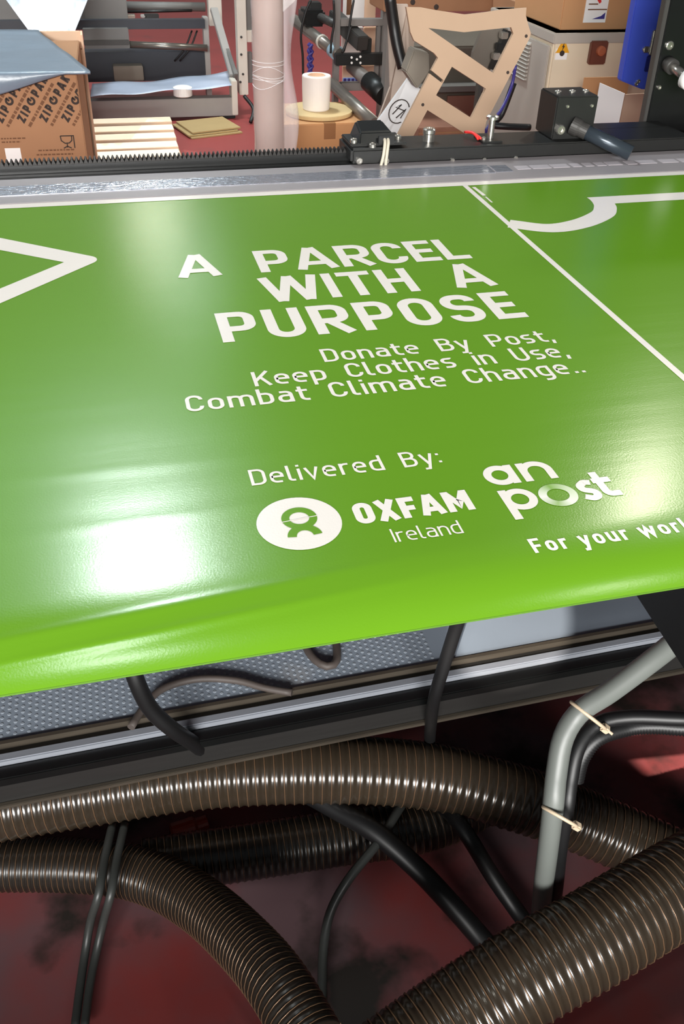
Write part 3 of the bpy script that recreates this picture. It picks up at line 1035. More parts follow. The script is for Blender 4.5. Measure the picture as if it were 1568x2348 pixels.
box_top = thing('brown_carton', 'brown cardboard carton with a white delivery label on top of the cream cabinet', 'box', (cx0 + .2, Yc_ + .2, cz1))
bx_0, bx_1 = at(1284, 60, Y=Yc_ + .06).x, at(1437, 60, Y=Yc_ + .06).x
obj('body', MB().box(bx_0, Yc_ + .06, cz1 + .001, bx_1, Yc_ + .50, cz1 + .34), CARD, box_top, 0.003)
l0, l1 = at(1336, 52, Y=Yc_ + .058), at(1396, 0, Y=Yc_ + .058)
lab = obj('delivery_label', MB().box(l0.x, Yc_ + .0575, l0.z, l1.x, Yc_ + .0598, l1.z + .03), PAPER, box_top)
mb = MB().prism([(l0.x + .035, Yc_ + .0565, l0.z + .012), (l1.x - .006, Yc_ + .0565, l0.z + .012), (l1.x - .006, Yc_ + .0565, l0.z + .034), (l0.x + .07, Yc_ + .0565, l0.z + .022)], (0, .001, 0))
obj('label_swoosh', mb, CHAIN, lab)
mb = MB()
for i in range(4):
    z = l0.z + .042 + .018 * i
    mb.box(l0.x + .012, Yc_ + .0565, z, l0.x + (.05 if i % 2 else .09), Yc_ + .0575, z + .004)
o = obj('label_print', mb, INKF, lab)
o['kind'] = 'stuff'
mb = MB().prism([(l0.x + .04, Yc_ + .0565, l1.z + .004), (l0.x + .055, Yc_ + .0565, l1.z - .012), (l0.x + .062, Yc_ + .0565, l1.z - .006), (l0.x + .05, Yc_ + .0565, l1.z + .02)], (0, .001, 0))
obj('label_mark', mb, RED, lab)
# dark gap piece and beam behind
sm = obj('machine_column', MB().box(at(1436, 30, Y=4.1).x, 4.1, 0, at(1462, 30, Y=4.1).x + .1, 4.18, 1.45), mat('dark_brown_steel', (58, 44, 38), 0.5), None, 0.003)
tag(sm, 'dark brown steel column between the carton and the blue door', 'column')

# open carton with white liner
Yo = 3.05
oc = thing('open_carton', 'open cardboard carton with a bright white lining beside the blue door', 'box', (1.6, Yo, 0))
xa, za_ = at(1374, 195, Y=Yo + .02).x, at(1378, 190, Y=Yo + .02).z
xm, zm_ = at(1424, 250, Y=Yo - .16).x, at(1430, 215, Y=Yo - .16).z
xe, ze_ = at(1480, 250, Y=Yo - .10).x, at(1480, 214, Y=Yo - .10).z
mb = MB().prism([(xa, Yo + .02, 0), (xm, Yo - .16, 0), (xm + .002, Yo - .16, zm_), (xa, Yo + .02, za_)], (.003, .004, 0))
obj('lining_wall', mb, PAPER, oc, label='bright white lining of the carton')
mb = MB().prism([(xm + .003, Yo - .162, 0), (xe, Yo - .10, 0), (xe, Yo - .10, ze_), (xm + .003, Yo - .162, zm_ - .002)], (.003, .004, 0))
obj('outer_wall', mb, CARDL, oc)
mb = MB().prism([(at(1340, 200, Y=Yo + .14).x, Yo + .14, 0), (xe + .06, Yo + .14, 0), (xe + .06, Yo + .14, at(1440, 176, Y=Yo + .14).z), (at(1340, 178, Y=Yo + .14).x, Yo + .14, at(1340, 178, Y=Yo + .14).z)], (0, .005, 0))
obj('back_wall', mb, CARD, oc)
mb = MB().prism([(xa + .004, Yo + .02, .012), (xm, Yo - .155, .012), (xe + .01, Yo - .09, .012), (xe + .05, Yo + .135, .012), (xa, Yo + .135, .012)], (0, 0, .004))
obj('bottom', mb, CARDL, oc)

# ------------------------------------------------------------------ fibreboard template leaning behind the rack
YT = 2.62


def tp(zx, zy):
    """zoomed photo pixel -> point on the leaning board"""
    px, py = 860 + zx * 0.2551, zy * 0.2551
    # board plane leans back: Y = YT + 0.12 * (z - 0.9)
    d = ray(px, py)
    t = (YT + 0.12 * (EYE.z - 0.9)) / (d.y - 0.12 * d.z)
    return EYE + d * t


OUT = [(280, 62), (410, 65), (540, 90), (690, 112), (810, 130), (1000, 108), (1140, 85), (1360, 68), (1355, 140), (1375, 220), (1400, 300),
       (1385, 350), (1000, 1090), (985, 1150), (985, 1330), (1060, 1400), (790, 1400), (900, 1260), (470, 990), (310, 1285), (240, 1400), (110, 1400), (205, 1210), (490, 662), (600, 745), (615, 722), (505, 632), (565, 520), (530, 478), (350, 365), (318, 290), (300, 180)]
H1 = [(478, 252), (800, 290), (1222, 245), (1242, 300), (1063, 658)]
H2 = [(690, 600), (995, 797), (863, 1060), (548, 856)]
tmpl = thing('fibreboard_template', 'flat pale brown fibreboard template with cut-outs leaning behind the black carriage', 'template', (1.05, YT, 0))


def board(outer, holes, off):
    bm = bmesh.new()
    edges = []
    for loop in [outer] + holes:
        vs = [bm.verts.new(p) for p in loop]
        edges += [bm.edges.new((vs[i], vs[(i + 1) % len(vs)])) for i in range(len(vs))]
    bmesh.ops.triangle_fill(bm, use_beauty=True, use_dissolve=False, edges=edges)
    g = bmesh.ops.extrude_face_region(bm, geom=bm.faces[:])
    for e in g['geom']:
        if isinstance(e, bmesh.types.BMVert):
            e.co += off
    bmesh.ops.recalc_face_normals(bm, faces=bm.faces)
    bm.verts.index_update()
    m = MB()
    m.add([v.co.copy() for v in bm.verts], [[v.index for v in f.verts] for f in bm.faces])
    bm.free()
    return m


mb = board([tp(*p) for p in OUT], [[tp(*p) for p in H1], [tp(*p) for p in H2]], Vector((0, 0.012, -0.0014)))
obj('board', mb, MDF, tmpl)
for zx, zy in ((1357, 325), (1192, 652), (428, 942)):
    q = tp(zx, zy)
    obj('drilled_hole', MB().disc_stack(q + Vector((0, .001, 0)), (0, -1, 0.12), [(.0046, 0), (.0046, .0016)], 12), INK, tmpl)
for zx, zy in ((210, 1250), (985, 1250)):
    q = tp(zx, zy)
    obj('foot', MB().box(q.x - .03, q.y + .014, 0, q.x + .03, q.y + .03, q.z), MDF, tmpl)

# white leaning board with a scribbled round mark
Yw = 3.0
pa, pb, pc, pd = at(868, 275, Y=Yw), at(935, 180, Y=Yw + .04), at(965, 205, Y=Yw + .02), at(905, 325, Y=Yw - .02)
lean = thing('white_board', 'white board with a scribbled round mark leaning left of the fibreboard template', 'board', (pa.x, Yw, 0))
dn = (pd - pc).normalized()
mb = MB().prism([pb, pc, pc + dn * 1.05 * (pc.z / -dn.z) * .9, pb + (pa - pb).normalized() * 1.0 * (pb.z / -(pa - pb).normalized().z) * .9], (0, .012, 0))
obj('panel', mb, mat('white_panel', (214, 212, 212), 0.5, 0, .04), lean)
ce = at(914, 255, Y=Yw - .012)
axx = (pc - pb).normalized()
axy = (pb - pa).normalized()


def scr(u, v):
    p = ce + axx * u + axy * v
    d = (p - EYE)
    k = (pb + (pa - pb) * .7 - EYE).dot(Vector((0, 1, 0)))
    n = (pc - pb).cross(pa - pb).normalized()
    t = (pb - EYE).dot(n) / d.dot(n)
    return EYE + d * t + Vector((0, -.003, 0))


mb = MB()
mb.sweep([scr(.030 * math.cos(a), .040 * math.sin(a)) for a in [i * .3 for i in range(3, 20)]], .0016, 6)
mb.sweep([scr(*p) for p in ((-.012, -.02), (-.006, .022), (-.016, .004), (.012, .012))], .0016, 6)
mb.sweep([scr(*p) for p in ((.004, -.022), (.014, .02), (.016, -.014))], .0016, 6)
obj('scribbled_mark', mb, INK, lean)

# ------------------------------------------------------------------ wrapped cardboard tube
Yt = 4.0
tub = thing('cardboard_tube', 'tall cardboard tube in shiny clear wrap standing behind the rack', 'tube', (at(615, 200, Y=Yt).x, Yt, 0))
tc_ = at(615, 170, Y=Yt)
rt = 0.062
obj('tube', MB().disc_stack((tc_.x, Yt, 0), (0, 0, 1), [(rt, 0), (rt, .5), (rt, 1.0), (rt, 1.5), (rt * .86, 1.5), (rt * .86, 1.45)], 36), TUBE, tub)
mb = MB()
random.seed(3)
prof = []


def wrapfn(u, v):
    z = 0.02 + 1.4 * v
    a = -PI * 0.15 - u * 0.9 * PI
    flare = 0.012 + 0.075 * u ** 2 * (0.5 + 0.5 * abs(math.sin(2.2 + z * 3.2)))
    r = rt + 0.006 + 0.0015 * math.sin(z * 40 + u * 9)
    x = tc_.x + math.cos(a + 2.6) * r
    y = Yt + math.sin(a + 2.6) * r
    return Vector((x, y, z))


mb.grid(lambda u, v: Vector((tc_.x + (rt + .003 + .0012 * math.sin(v * 60 + u * 20)) * math.cos(2 * PI * u), Yt + (rt + .003 + .0012 * math.sin(v * 60 + u * 20)) * math.sin(2 * PI * u), .02 + 1.42 * v)), 36, 60)
obj('clear_wrap', mb, CLEAR, tub)
mb = MB()
mb.grid(lambda u, v: Vector((tc_.x + rt * .9 + u * (.035 + .03 * math.sin(1.2 + v * 9) ** 2), Yt - .03 + .02 * math.sin(u * 3 + v * 7), .03 + 1.4 * v)), 6, 40)
obj('wrap_flap', mb, CLEAR, tub, solid=0.0006)
mb = MB()
for k in range(7):
    z0 = tc_.z + random.uniform(-.035, .055)
    tl = random.uniform(-.02, .02)
    mb.sweep([Vector((tc_.x + (rt + .006) * math.cos(a), Yt + (rt + .006) * math.sin(a), z0 + tl * math.sin(a * 2 + k))) for a in [PI + .1 + i * (PI - .2) / 14 for i in range(15)]], .0014, 6)
obj('tape_strands', mb, mat('shiny_tape', (240, 236, 236), 0.15, 0, .05), tub)

# ------------------------------------------------------------------ carton with plywood disc and white roll
Yd = 4.35
kx0, kx1 = at(656, 300, Y=Yd).x, at(842, 300, Y=Yd).x
kz = at(740, 284, Y=Yd).z
kb = thing('brown_carton', 'brown taped carton under the plywood disc and white roll', 'box', ((kx0 + kx1) / 2, Yd + .2, 0))
obj('body', MB().box(kx0 - .02, Yd, 0, kx1, Yd + .42, kz), mat('light_brown_cardboard', (198, 146, 98), 0.8, 0.0, 0.06, 7), kb, 0.004)
tx = at(756, 300, Y=Yd).x
obj('tape', MB().box(tx - .028, Yd - .0015, kz - .07, tx + .028, Yd + .42, kz + .0015), mat('brown_tape', (150, 104, 66), 0.4, 0, .06), kb)
dc = at(731, 258, Y=Yd + .19)
dcx, dcy = dc.x, Yd + .19
dr = (at(806, 258, Y=Yd + .19) - at(656, 258, Y=Yd + .19)).length / 2
dsk = obj('plywood_disc', MB().disc_stack((dcx, dcy, kz + .002), (0, 0, 1), [(dr * .97, 0), (dr, .004), (dr, .016), (dr * .99, .020)], 48), mat('plywood', (214, 186, 136), 0.7, 0, .07, 10), None)
tag(dsk, 'flat round plywood disc on the taped brown carton', 'disc')
rx = at(725, 220, Y=dcy).x
rr2 = (at(757, 220, Y=dcy) - at(693, 220, Y=dcy)).length / 2
rz1 = at(722, 172, Y=dcy).z
rol = thing('film_roll', 'white roll of film standing on end on the plywood disc', 'roll', (rx, dcy, kz + .0225))
zb = kz + .0225
obj('wound_film', MB().disc_stack((rx, dcy, zb), (0, 0, 1), [(rr2 * .9, 0), (rr2 * .94, .004), (rr2 * .99, (rz1 - zb) * .6), (rr2, rz1 - zb - .004), (rr2 * .97, rz1 - zb), (rr2 * .62, rz1 - zb), (rr2 * .6, rz1 - zb - .05)], 40), ROLLW, rol)
obj('core', MB().disc_stack((rx, dcy, rz1 - .049), (0, 0, 1), [(rr2 * .59, 0), (rr2 * .59, .051), (rr2 * .52, .051), (rr2 * .50, .01)], 32), CARDL, rol)

# ------------------------------------------------------------------ printed carton at the left, with sheet over it
Yz = 4.2
zx1 = at(187, 260, Y=Yz).x
ztop = at(187, 165, Y=Yz).z
pc_ = thing('printed_carton', 'big brown carton with diagonal ZIP PAK printing at the left end of the rack', 'box', (zx1, Yz, 0), rotz=math.radians(-2))
Mz = WORLD[pc_]


def zc(x, y, z):
    return Mz @ Vector((x, y, z))


def zbox(m, x0, y0, z0, x1, y1, z1):
    s = len(m.v)
    m.box(x0, y0, z0, x1, y1, z1)
    for i in range(s, len(m.v)):
        m.v[i] = Mz @ m.v[i]
    return m


obj('body', zbox(MB(), -.85, 0, 0, 0, .72, ztop), CARDD, pc_, 0.004)
# diagonal printing
inv = Mz.inverted()


def on_front(px, py):
    """pixel -> carton front coordinates"""
    o, d = inv @ EYE, inv.to_3x3() @ ray(px, py)
    t = -o.y / d.y
    q = o + d * t
    return Vector((q.x, q.z))


def front_ribbon(m, P, wd, closed, org, ux, uy):
    n = len(P)
    q = [org + ux * p.x + uy * p.y for p in P]
    # clip to the face
    m2 = MB()
    save = surf
    L, Rr = [], []
    for i in range(n):
        a = q[(i - 1) % n] if (closed or i) else None
        b = q[(i + 1) % n] if (closed or i < n - 1) else None
        d1 = (q[i] - a).normalized() if a is not None else (b - q[i]).normalized()
        d2 = (b - q[i]).normalized() if b is not None else d1
        n1, n2 = Vector((-d1.y, d1.x)), Vector((-d2.y, d2.x))
        mm = (n1 + n2).normalized()
        k = min(2, 1 / max(.4, mm.dot(n1)))
        L.append(q[i] + mm * wd / 2 * k)
        Rr.append(q[i] - mm * wd / 2 * k)
    pts = [zc(min(p.x, -.004), -.0012, min(p.y, ztop - .004)) for p in L + Rr]
    m.add(pts, [(i, (i + 1) % n, (i + 1) % n + n, i + n) for i in range(n if closed else n - 1)])


for i, (bx_, by_) in enumerate(((-45, 285), (6, 283), (56, 283), (107, 281), (157, 281))):
    org = on_front(bx_, by_)
    tip = on_front(bx_ + 54, by_ - 100)
    ux = (tip - org).normalized()
    uy = Vector((-ux.y, ux.x))
    Lw = (tip - org).length
    m = MB()
    cap = Lw * .17
    strokes_to(lambda P, ww, c: front_ribbon(m, P, ww, c, org, ux, uy), 'ZIP', 0, Lw * .33, 0, cap, .26)
    strokes_to(lambda P, ww, c: front_ribbon(m, P, ww, c, org, ux, uy), 'PAK', Lw * .59, Lw, 0, cap, .26)
    front_ribbon(m, arc(Lw * .458, cap * .5, cap * .36, cap * .36, 70, 400, 18), cap * .26, False, org, ux, uy)
    front_ribbon(m, [Vector((Lw * .458, cap * .5)), Vector((Lw * .475, cap * .95))], cap * .22, False, org, ux, uy)
    obj('carton_lettering', m, INK, pc_, fix=False)
    m = MB()
    random.seed(i)
    x = 0.0
    while x < Lw * .95:
        l = random.uniform(.008, .022)
        front_ribbon(m, [Vector((x, -cap * .62)), Vector((x + l, -cap * .62))], cap * .34, False, org, ux, uy)
        x += l + .005
    o = obj('small_print', m, INKF, pc_, fix=False)
    o['kind'] = 'stuff'
# wine-glass mark
m = MB()
g0, g1 = on_front(142, 340), on_front(168, 311)
gw, gh = g1.x - g0.x, g1.y - g0.y
E0, EX, EY = Vector((g0.x, g0.y)), Vector((1, 0)), Vector((0, 1))
front_ribbon(m, [Vector(p) for p in ((0, gh), (gw * .04, gh * .62), (gw * .3, gh * .40), (gw * .62, gh * .42), (gw * .84, gh * .62), (gw * .86, gh))], .0045, False, E0, EX, EY)
front_ribbon(m, [Vector((0, gh)), Vector((gw, gh)), Vector((gw, 0))], .0045, False, E0, EX, EY)
front_ribbon(m, [Vector((gw * .45, gh * .4)), Vector((gw * .45, gh * .06))], .0045, False, E0, EX, EY)
front_ribbon(m, [Vector((gw * .15, gh * .0)), Vector((gw * .45, gh * .16)), Vector((gw * .75, gh * .0))], .0045, False, E0, EX, EY)
obj('glass_symbol', m, INK, pc_, fix=False)
m = MB()
for (ax, ay, bx_) in ((2, 318, 60), (4, 326, 48), (88, 345, 172), (84, 355, 168)):
    s, e = on_front(ax, ay), on_front(bx_, ay)
    x = s.x
    while x < e.x:
        l = random.uniform(.006, .016)
        front_ribbon(m, [Vector((x, s.y)), Vector((min(x + l, e.x), s.y))], .006, False, Vector((0, 0)), EX, EY)
        x += l + .004
o = obj('faded_print', m, INKF, pc_, fix=False)
o['kind'] = 'stuff'
s, e = on_front(17, 376), on_front(46, 339)
stick = obj('white_sticker', zbox(MB(), s.x, -.0018, s.y - .02, e.x, .001, e.y), PAPER, pc_)
# poly sheet draped over the carton
dr0 = on_front(0, 215).y
dr_slope = ((on_front(150, 165).y) - dr0) / (on_front(150, 165).x - on_front(0, 215).x)


Yp = 4.98
fr = at(207, 165, Y=Yz - .01)
bk = at(88, 70, Y=Yp - .02)
fz, bz = ztop + .006, max(bk.z, ztop + .006)


def drape(u, v):
    if v < .66:                       # over the top, the right edge running back diagonally
        k = v / .66
        xr = bk.x + (fr.x - bk.x) * k
        y = Yp - .02 + (Yz - .012 - Yp + .02) * k
        z = bz + (fz - bz) * k + .004 * math.sin(u * 9 + k * 7) * (1 - k) + .003 * math.sin(k * 17 + u * 3) * (1 - k)
        return Vector((xr - 1.0 * (1 - u), y, z))
    k = (v - .66) / .34
    x = fr.x - 1.0 * (1 - u)
    e0, e1 = at(0, 215, Y=Yz), at(150, 168, Y=Yz)
    edge = min(fz - .012, max(e0.z + (e1.z - e0.z) * (x - e0.x) / (e1.x - e0.x), e0.z - .08))
    return Vector((x, Yz - .014 - (x - fr.x) * .105 * 0 - .008 * math.sin(k * PI) - .004 * math.sin(u * 21) * k, fz + (edge - fz) * k))


dp = obj('plastic_sheet', MB().grid(drape, 40, 34), FILM, None, fix=True, solid=.001)
tag(dp, 'blue grey plastic sheet draped over the printed carton', 'plastic sheet')
q0, q1 = at(-20, 118, z=ztop + .016), at(10, 78, z=ztop + .016)
nt_ = obj('paper_note', MB().prism([at(-30, 122, z=ztop + .014), at(11, 117, z=ztop + .014), at(-1, 74, z=ztop + .014), at(-40, 78, z=ztop + .014)], (0, 0, .001)), PAPER, None)
tag(nt_, 'white paper note lying on the blue grey plastic sheet', 'paper')
# pale carton behind the printed one
px0, px1 = at(70, 100, Y=Yp).x, at(187, 100, Y=Yp).x
pz = at(187, 71, Y=Yp).z
pb_ = thing('cardboard_divider', 'pale cardboard panel standing upright behind the printed carton', 'cardboard', ((px0 + px1) / 2, Yp, 0))
obj('panel', MB().box(px0 - .2, Yp, 0, px1, Yp + .012, pz), CARDL, pb_, .002)
obj('crease', MB().box(px0 - .2, Yp - .002, at(187, 112, Y=Yp).z - .003, px1, Yp + .001, at(187, 112, Y=Yp).z + .003), CARDD, pb_)
obj('side_edge', MB().box(px1, Yp - .10, 0, px1 + .010, Yp + .012, pz), CARDL, pb_, .002)

# ------------------------------------------------------------------ pallet of pale slats, cardboard sheets on the floor
pal = thing('wooden_pallet', 'wooden pallet with pale sunlit slats right of the printed carton', 'pallet', (.25, 5.5, 0))
Zp = 0.14
for i, (py0, py1, pr) in enumerate(((270, 281, 393), (288, 300, 398), (306, 319, 403), (326, 340, 408), (345, 362, 414))):
    y1_, y0_ = at(300, py0, z=Zp).y, at(300, py1, z=Zp).y
    xr = at(pr, (py0 + py1) / 2, z=Zp).x
    obj('slat', MB().box(xr - .95, y0_, Zp - .022, xr, y1_, Zp), PINE, pal, .002)
    yv0, yv1 = (y0_, y1_)
ya, yb = at(300, 362, z=Zp).y, at(300, 270, z=Zp).y
for k in (0, .42, .84):
    obj('bearer', MB().box(xr - .93 + k, ya, 0.0, xr - .83 + k, yb, Zp - .0225), CARDD, pal)

for i, (dz, ox, oy, sc_) in enumerate(((0.0, 0, 0, 1.0), (.010, -.02, .012, .97), (.022, .004, .03, .95))):
    c4 = [at(400, 292, z=0.0), at(440, 320, z=0.0), at(556, 306, z=0.0), at(512, 280, z=0.0)]
    cc = sum(c4, Vector()) / 4
    c4 = [cc + (p - cc) * sc_ + Vector((ox, oy, dz + .001)) for p in c4]
    o = obj('cardboard_sheet', MB().prism(c4, (0, 0, .008)), CARDO)
    tag(o, ('lowest', 'middle', 'topmost')[i] + ' olive brown cardboard sheet of the small pile on the red floor', 'cardboard', 'cardboard sheets piled on the floor')

# ------------------------------------------------------------------ winding machine at the back left
Ym = 6.4
wm_ = thing('winding_machine', 'pale grey film winding machine with black rollers behind the printed carton', 'machine', (.4, Ym, 0))


def mrect(px0, py0, px1, py1, Y, dy, m, name, bev=.003, X0=None, z0=None):
    a, b = at(px0, (py0 + py1) / 2, Y=Y), at(px1, (py0 + py1) / 2, Y=Y)
    c, d = at((px0 + px1) / 2, py1, Y=Y), at((px0 + px1) / 2, py0, Y=Y)
    return obj(name, MB().box(X0 if X0 is not None else a.x, Y, z0 if z0 is not None else max(0.0, c.z), b.x, Y + dy, d.z), m, wm_, bev)


mrect(205, 228, 543, 270, Ym, .09, GREY, 'lower_beam', X0=-.9)
mrect(532, 186, 545, 264, Ym - .02, .12, OFFWHITE, 'beam_end_plate')
mrect(545, -40, 566, 218, Ym + .1, .10, OFFWHITE, 'upright')
mrect(563, -40, 579, 70, Ym + .14, .05, GREYD, 'side_cover')
mrect(553, 70, 580, 97, Ym + .12, .06, OFFWHITE, 'bracket')
mrect(566, 120, 579, 190, Ym + .16, .04, GREYD, 'lower_cover')
mrect(478, -40, 508, 60, Ym + .9, .10, OFFWHITE, 'rear_upright')
mrect(470, 40, 482, 222, Ym + .6, .08, GREY, 'inner_upright')
mrect(0, 46, 470, 68, Ym + .5, .06, mat('blue_black_steel', (40, 44, 52), 0.4), 'upper_crossbar', X0=-1.2)
mrect(192, 0, 292, 48, Ym + .55, .05, GREYD, 'upper_panel')
mrect(0, 0, 192, 48, Ym + .75, .05, GREYD, 'far_panel', X0=-1.3)
mrect(192, 66, 296, 112, Ym + .45, .10, GREYD, 'drive_box')
mrect(192, 92, 296, 104, Ym + .44, .02, DARKGREY, 'drive_box_slot')
mrect(195, 118, 475, 186, Ym + .62, .16, mat('machine_dark', (32, 36, 46), 0.5), 'dark_trough', X0=-1.0)
a, b = at(296, 102, Y=Ym + .5), at(475, 110, Y=Ym + .5)
obj('steel_roller', MB().sweep([a, b], .022, 18), mat('grey_roller', (130, 124, 116), 0.25, .7), wm_)
a, b = at(290, 14, Y=Ym + 1.0), at(470, 16, Y=Ym + 1.0)
obj('rear_roller', MB().sweep([a, b], .03, 18), GREYD, wm_)
a, b = at(290, 27, Y=Ym + .95), at(440, 24, Y=Ym + .95)
obj('rear_bar', MB().sweep([a, b], .010, 12), BLACK, wm_)
for px, py, s, m in ((300, 38, .03, STEEL), (348, 40, .05, BLACK), (330, 38, .022, GREY)):
    q = at(px, py, Y=Ym + .8)
    obj('fitting', MB().box(q.x - s, q.y, q.z - s * .4, q.x + s, q.y + .05, q.z + s * .4), m, wm_, .004)
q = at(295, 168, Y=Ym + .5)
obj('sensor_box', MB().box(q.x - .10, q.y, q.z - .05, q.x + .10, q.y + .10, q.z + .045), mat('taupe_box', (116, 104, 92), 0.6), wm_, .005)
# oblique film guide arm
a, b = at(490, 20, Y=Ym + .5), at(535, 175, Y=Ym + .1)
obj('guide_arm', MB().bar(a, b, .05, .03), GREY, wm_, .003)
a, b = at(500, 60, Y=Ym + .45), at(540, 178, Y=Ym + .08)
obj('guide_strip', MB().bar(a, b, .028, .06), GREYD, wm_, .003)
for px, py in ((420, 80), (432, 80)):
    a, b = at(px + 20, py - 10, Y=Ym + .56), at(px - 20, py + 60, Y=Ym + .56)
    obj('cable', MB().sweep(smooth_path([a, (a + b) / 2 + Vector((.01, -.02, -.01)), b], 6), .006, 8), RUBBER, wm_)
for px, py in ((553, 85), (553, 125), (557, 170), (551, 188)):
    q = at(px, py, Y=Ym + .1)
    bolt(wm_, (q.x, Ym + .1, q.z), (0, -1, 0), .008, .004, 'screw', DARKGREY, 10)
mrect(503, 262, 540, 290, Ym + .02, .08, BLACK, 'foot')
mrect(400, 270, 452, 277, Ym + .1, .05, DARKGREY, 'under_rail')
a, b = at(560, 220, Y=Ym), at(575, 300, Y=Ym - .15)
b.z = .012
obj('floor_cable', MB().sweep(smooth_path([a, (a + b) / 2 + Vector((.04, 0, 0)), b], 6), .012, 8), RUBBER, wm_)
# white cup-like spool
q = at(420, 225, Y=Ym + .04)
sp = obj('small_white_spool', MB().disc_stack((q.x, Ym + .04, q.z + .012), (0, 0, 1), [(.05, 0), (.062, .006), (.062, .055), (.05, .06)], 24), PAPER, None)
tag(sp, 'small white spool standing on the pale grey machine beam', 'spool')

# films
mb = MB().grid(lambda u, v: at(205 + u * 325, 0, Y=Ym + .05 + .25 * v) * 0 + Vector((
    at(205 + u * 325, 200 - 22 * u, Y=Ym + .05).x + .02 * v,
    Ym - .02 + .35 * (v) - .0,
    (at(205 + u * 325, 222 - 24 * u ** 1.0, Y=Ym - .02).z) * (1 - v) + (at(205 + u * 325, 190 - 28 * u ** 2, Y=Ym + .33).z) * v + .006 * math.sin(u * 14 + v * 5))), 40, 8)
fb = obj('film_web', mb, FILMB, None, solid=.001)
tag(fb, 'pale blue plastic film stretched above the pale grey machine beam', 'plastic film')
mb = MB()


def fan(u, v):
    x0, x1 = -30 + 100 * v, 225 - 55 * v
    px = x0 + (x1 - x0) * u
    p = at(px, -60 + 136 * v, Y=Ym + .35 - 1.0 * v)
    return p + Vector((0, .07 * math.sin(u * 22) * (1 - .6 * v), 0))


mb.grid(fan, 48, 12)
ff = obj('white_film', mb, FILMW, None, solid=.0015)
tag(ff, 'bright white film narrowing down towards the pale carton', 'plastic film')

# ------------------------------------------------------------------ unwinding stand in the middle
Yu = 5.0
us = thing('unwinding_stand', 'grey steel unwinding stand with slanting rollers left of the template', 'machine', (1.6, Yu, 0))


def urect(px0, py0, px1, py1, Y, dy, m, name, bev=.003, z0=None):
    a, b = at(px0, (py0 + py1) / 2, Y=Y), at(px1, (py0 + py1) / 2, Y=Y)
    c, d = at((px0 + px1) / 2, py1, Y=Y), at((px0 + px1) / 2, py0, Y=Y)
    return obj(name, MB().box(a.x, Y, z0 if z0 is not None else max(0, c.z), b.x, Y + dy, d.z), m, us, bev)


FR = mat('worn_grey_frame', (122, 116, 112), 0.5, 0, .1, 9)
urect(768, -50, 780, 215, Yu, .05, FR, 'frame_post', z0=0)
urect(876, -50, 890, 215, Yu, .05, FR, 'frame_post', z0=0)
urect(780, 44, 880, 60, Yu, .05, FR, 'frame_rail')
urect(782, 190, 880, 208, Yu, .05, FR, 'frame_rail')
urect(862, 60, 870, 190, Yu + .01, .03, FR, 'inner_post')
urect(770, 124, 892, 150, Yu - .06, .05, BLACK, 'black_bracket', .004)
for px, py in ((806, 132), (806, 144), (826, 130), (826, 144), (818, 136)):
    q = at(px, py, Y=Yu - .06)
    bolt(us, (q.x, Yu - .06, q.z), (0, -1, 0), .006, .004, 'screw', PAPER, 10)
urect(830, 88, 852, 122, Yu - .02, .06, BLACK, 'clamp_block')
a, b = at(765, 38, Y=Yu + .25), at(832, 100, Y=Yu - .1)
obj('slanting_beam', MB().bar(a, b, .06, .07), DARKGREY, us, .004)
a, b = at(674, 46, Y=Yu + .5), at(778, 126, Y=Yu)
obj('slanting_roller', MB().sweep([a, b], .030, 20), mat('grey_tube_roller', (128, 120, 112), .3, .5, .1, 8), us)
q = a + (b - a) * .62
obj('roller_collar', MB().sweep([q, q + (b - a) * .03], .036, 20), OFFWHITE, us)
q = a + (b - a) * .86
obj('blue_collar', MB().sweep([q, q + (b - a) * .10], .037, 20), mat('pale_blue_plastic', (150, 176, 190), .4), us)
a, b = at(760, 192, Y=Yu - .1), at(860, 285, Y=Yu - .75)
obj('lower_roller', MB().sweep([a, b], .030, 20), mat('grey_tube_roller', (128, 120, 112)), us)
a, b = at(806, 152, Y=Yu + .04), at(855, 195, Y=Yu - .2)
obj('short_roller', MB().sweep([a, b], .034, 20), FR, us)
a, b = at(846, 186, Y=Yu - .2), at(882, 220, Y=Yu - .35)
obj('dark_hub', MB().sweep([a, b], .05, 20), BLACK, us)
urect(697, 24, 746, 62, Yu + .3, .16, BLACKG, 'motor', .012)
urect(712, 6, 738, 26, Yu + .36, .08, BLACK, 'motor_cap', .006)
a, b = at(735, 40, Y=Yu + .3), at(775, 58, Y=Yu + .1)
obj('motor_shaft', MB().sweep([a, b], .022, 14), DARKGREY, us)
# feed sheet, pale panels and inked label behind the frame
urect(788, -20, 836, 42, Yu + .3, .02, PAPER, 'white_panel')
urect(795, -4, 806, 34, Yu + .295, .006, INKF, 'panel_lettering', 0)
urect(836, -20, 862, 42, Yu + .32, .02, CARDL, 'pale_panel')
urect(784, 62, 832, 124, Yu + .4, .02, PAPER, 'lower_white_panel')
urect(834, 62, 876, 122, Yu + .4, .02, CARDL, 'lower_pale_panel')
urect(786, 150, 874, 190, Yu + .34, .02, CARDL, 'bottom_panel')
urect(786, 178, 874, 190, Yu + .33, .01, mat('pale_blue_label', (150, 176, 226), .5), 'blue_label')
m = MB()
for k in range(9):
    p, r_ = at(788 + k * 9, 186, Y=Yu + .325), at(794 + k * 9, 180, Y=Yu + .325)
    m.box(p.x, p.y, p.z, r_.x, p.y + .003, r_.z)
o = obj('label_lettering', m, CHAIN, us, fix=False)
o['kind'] = 'stuff'
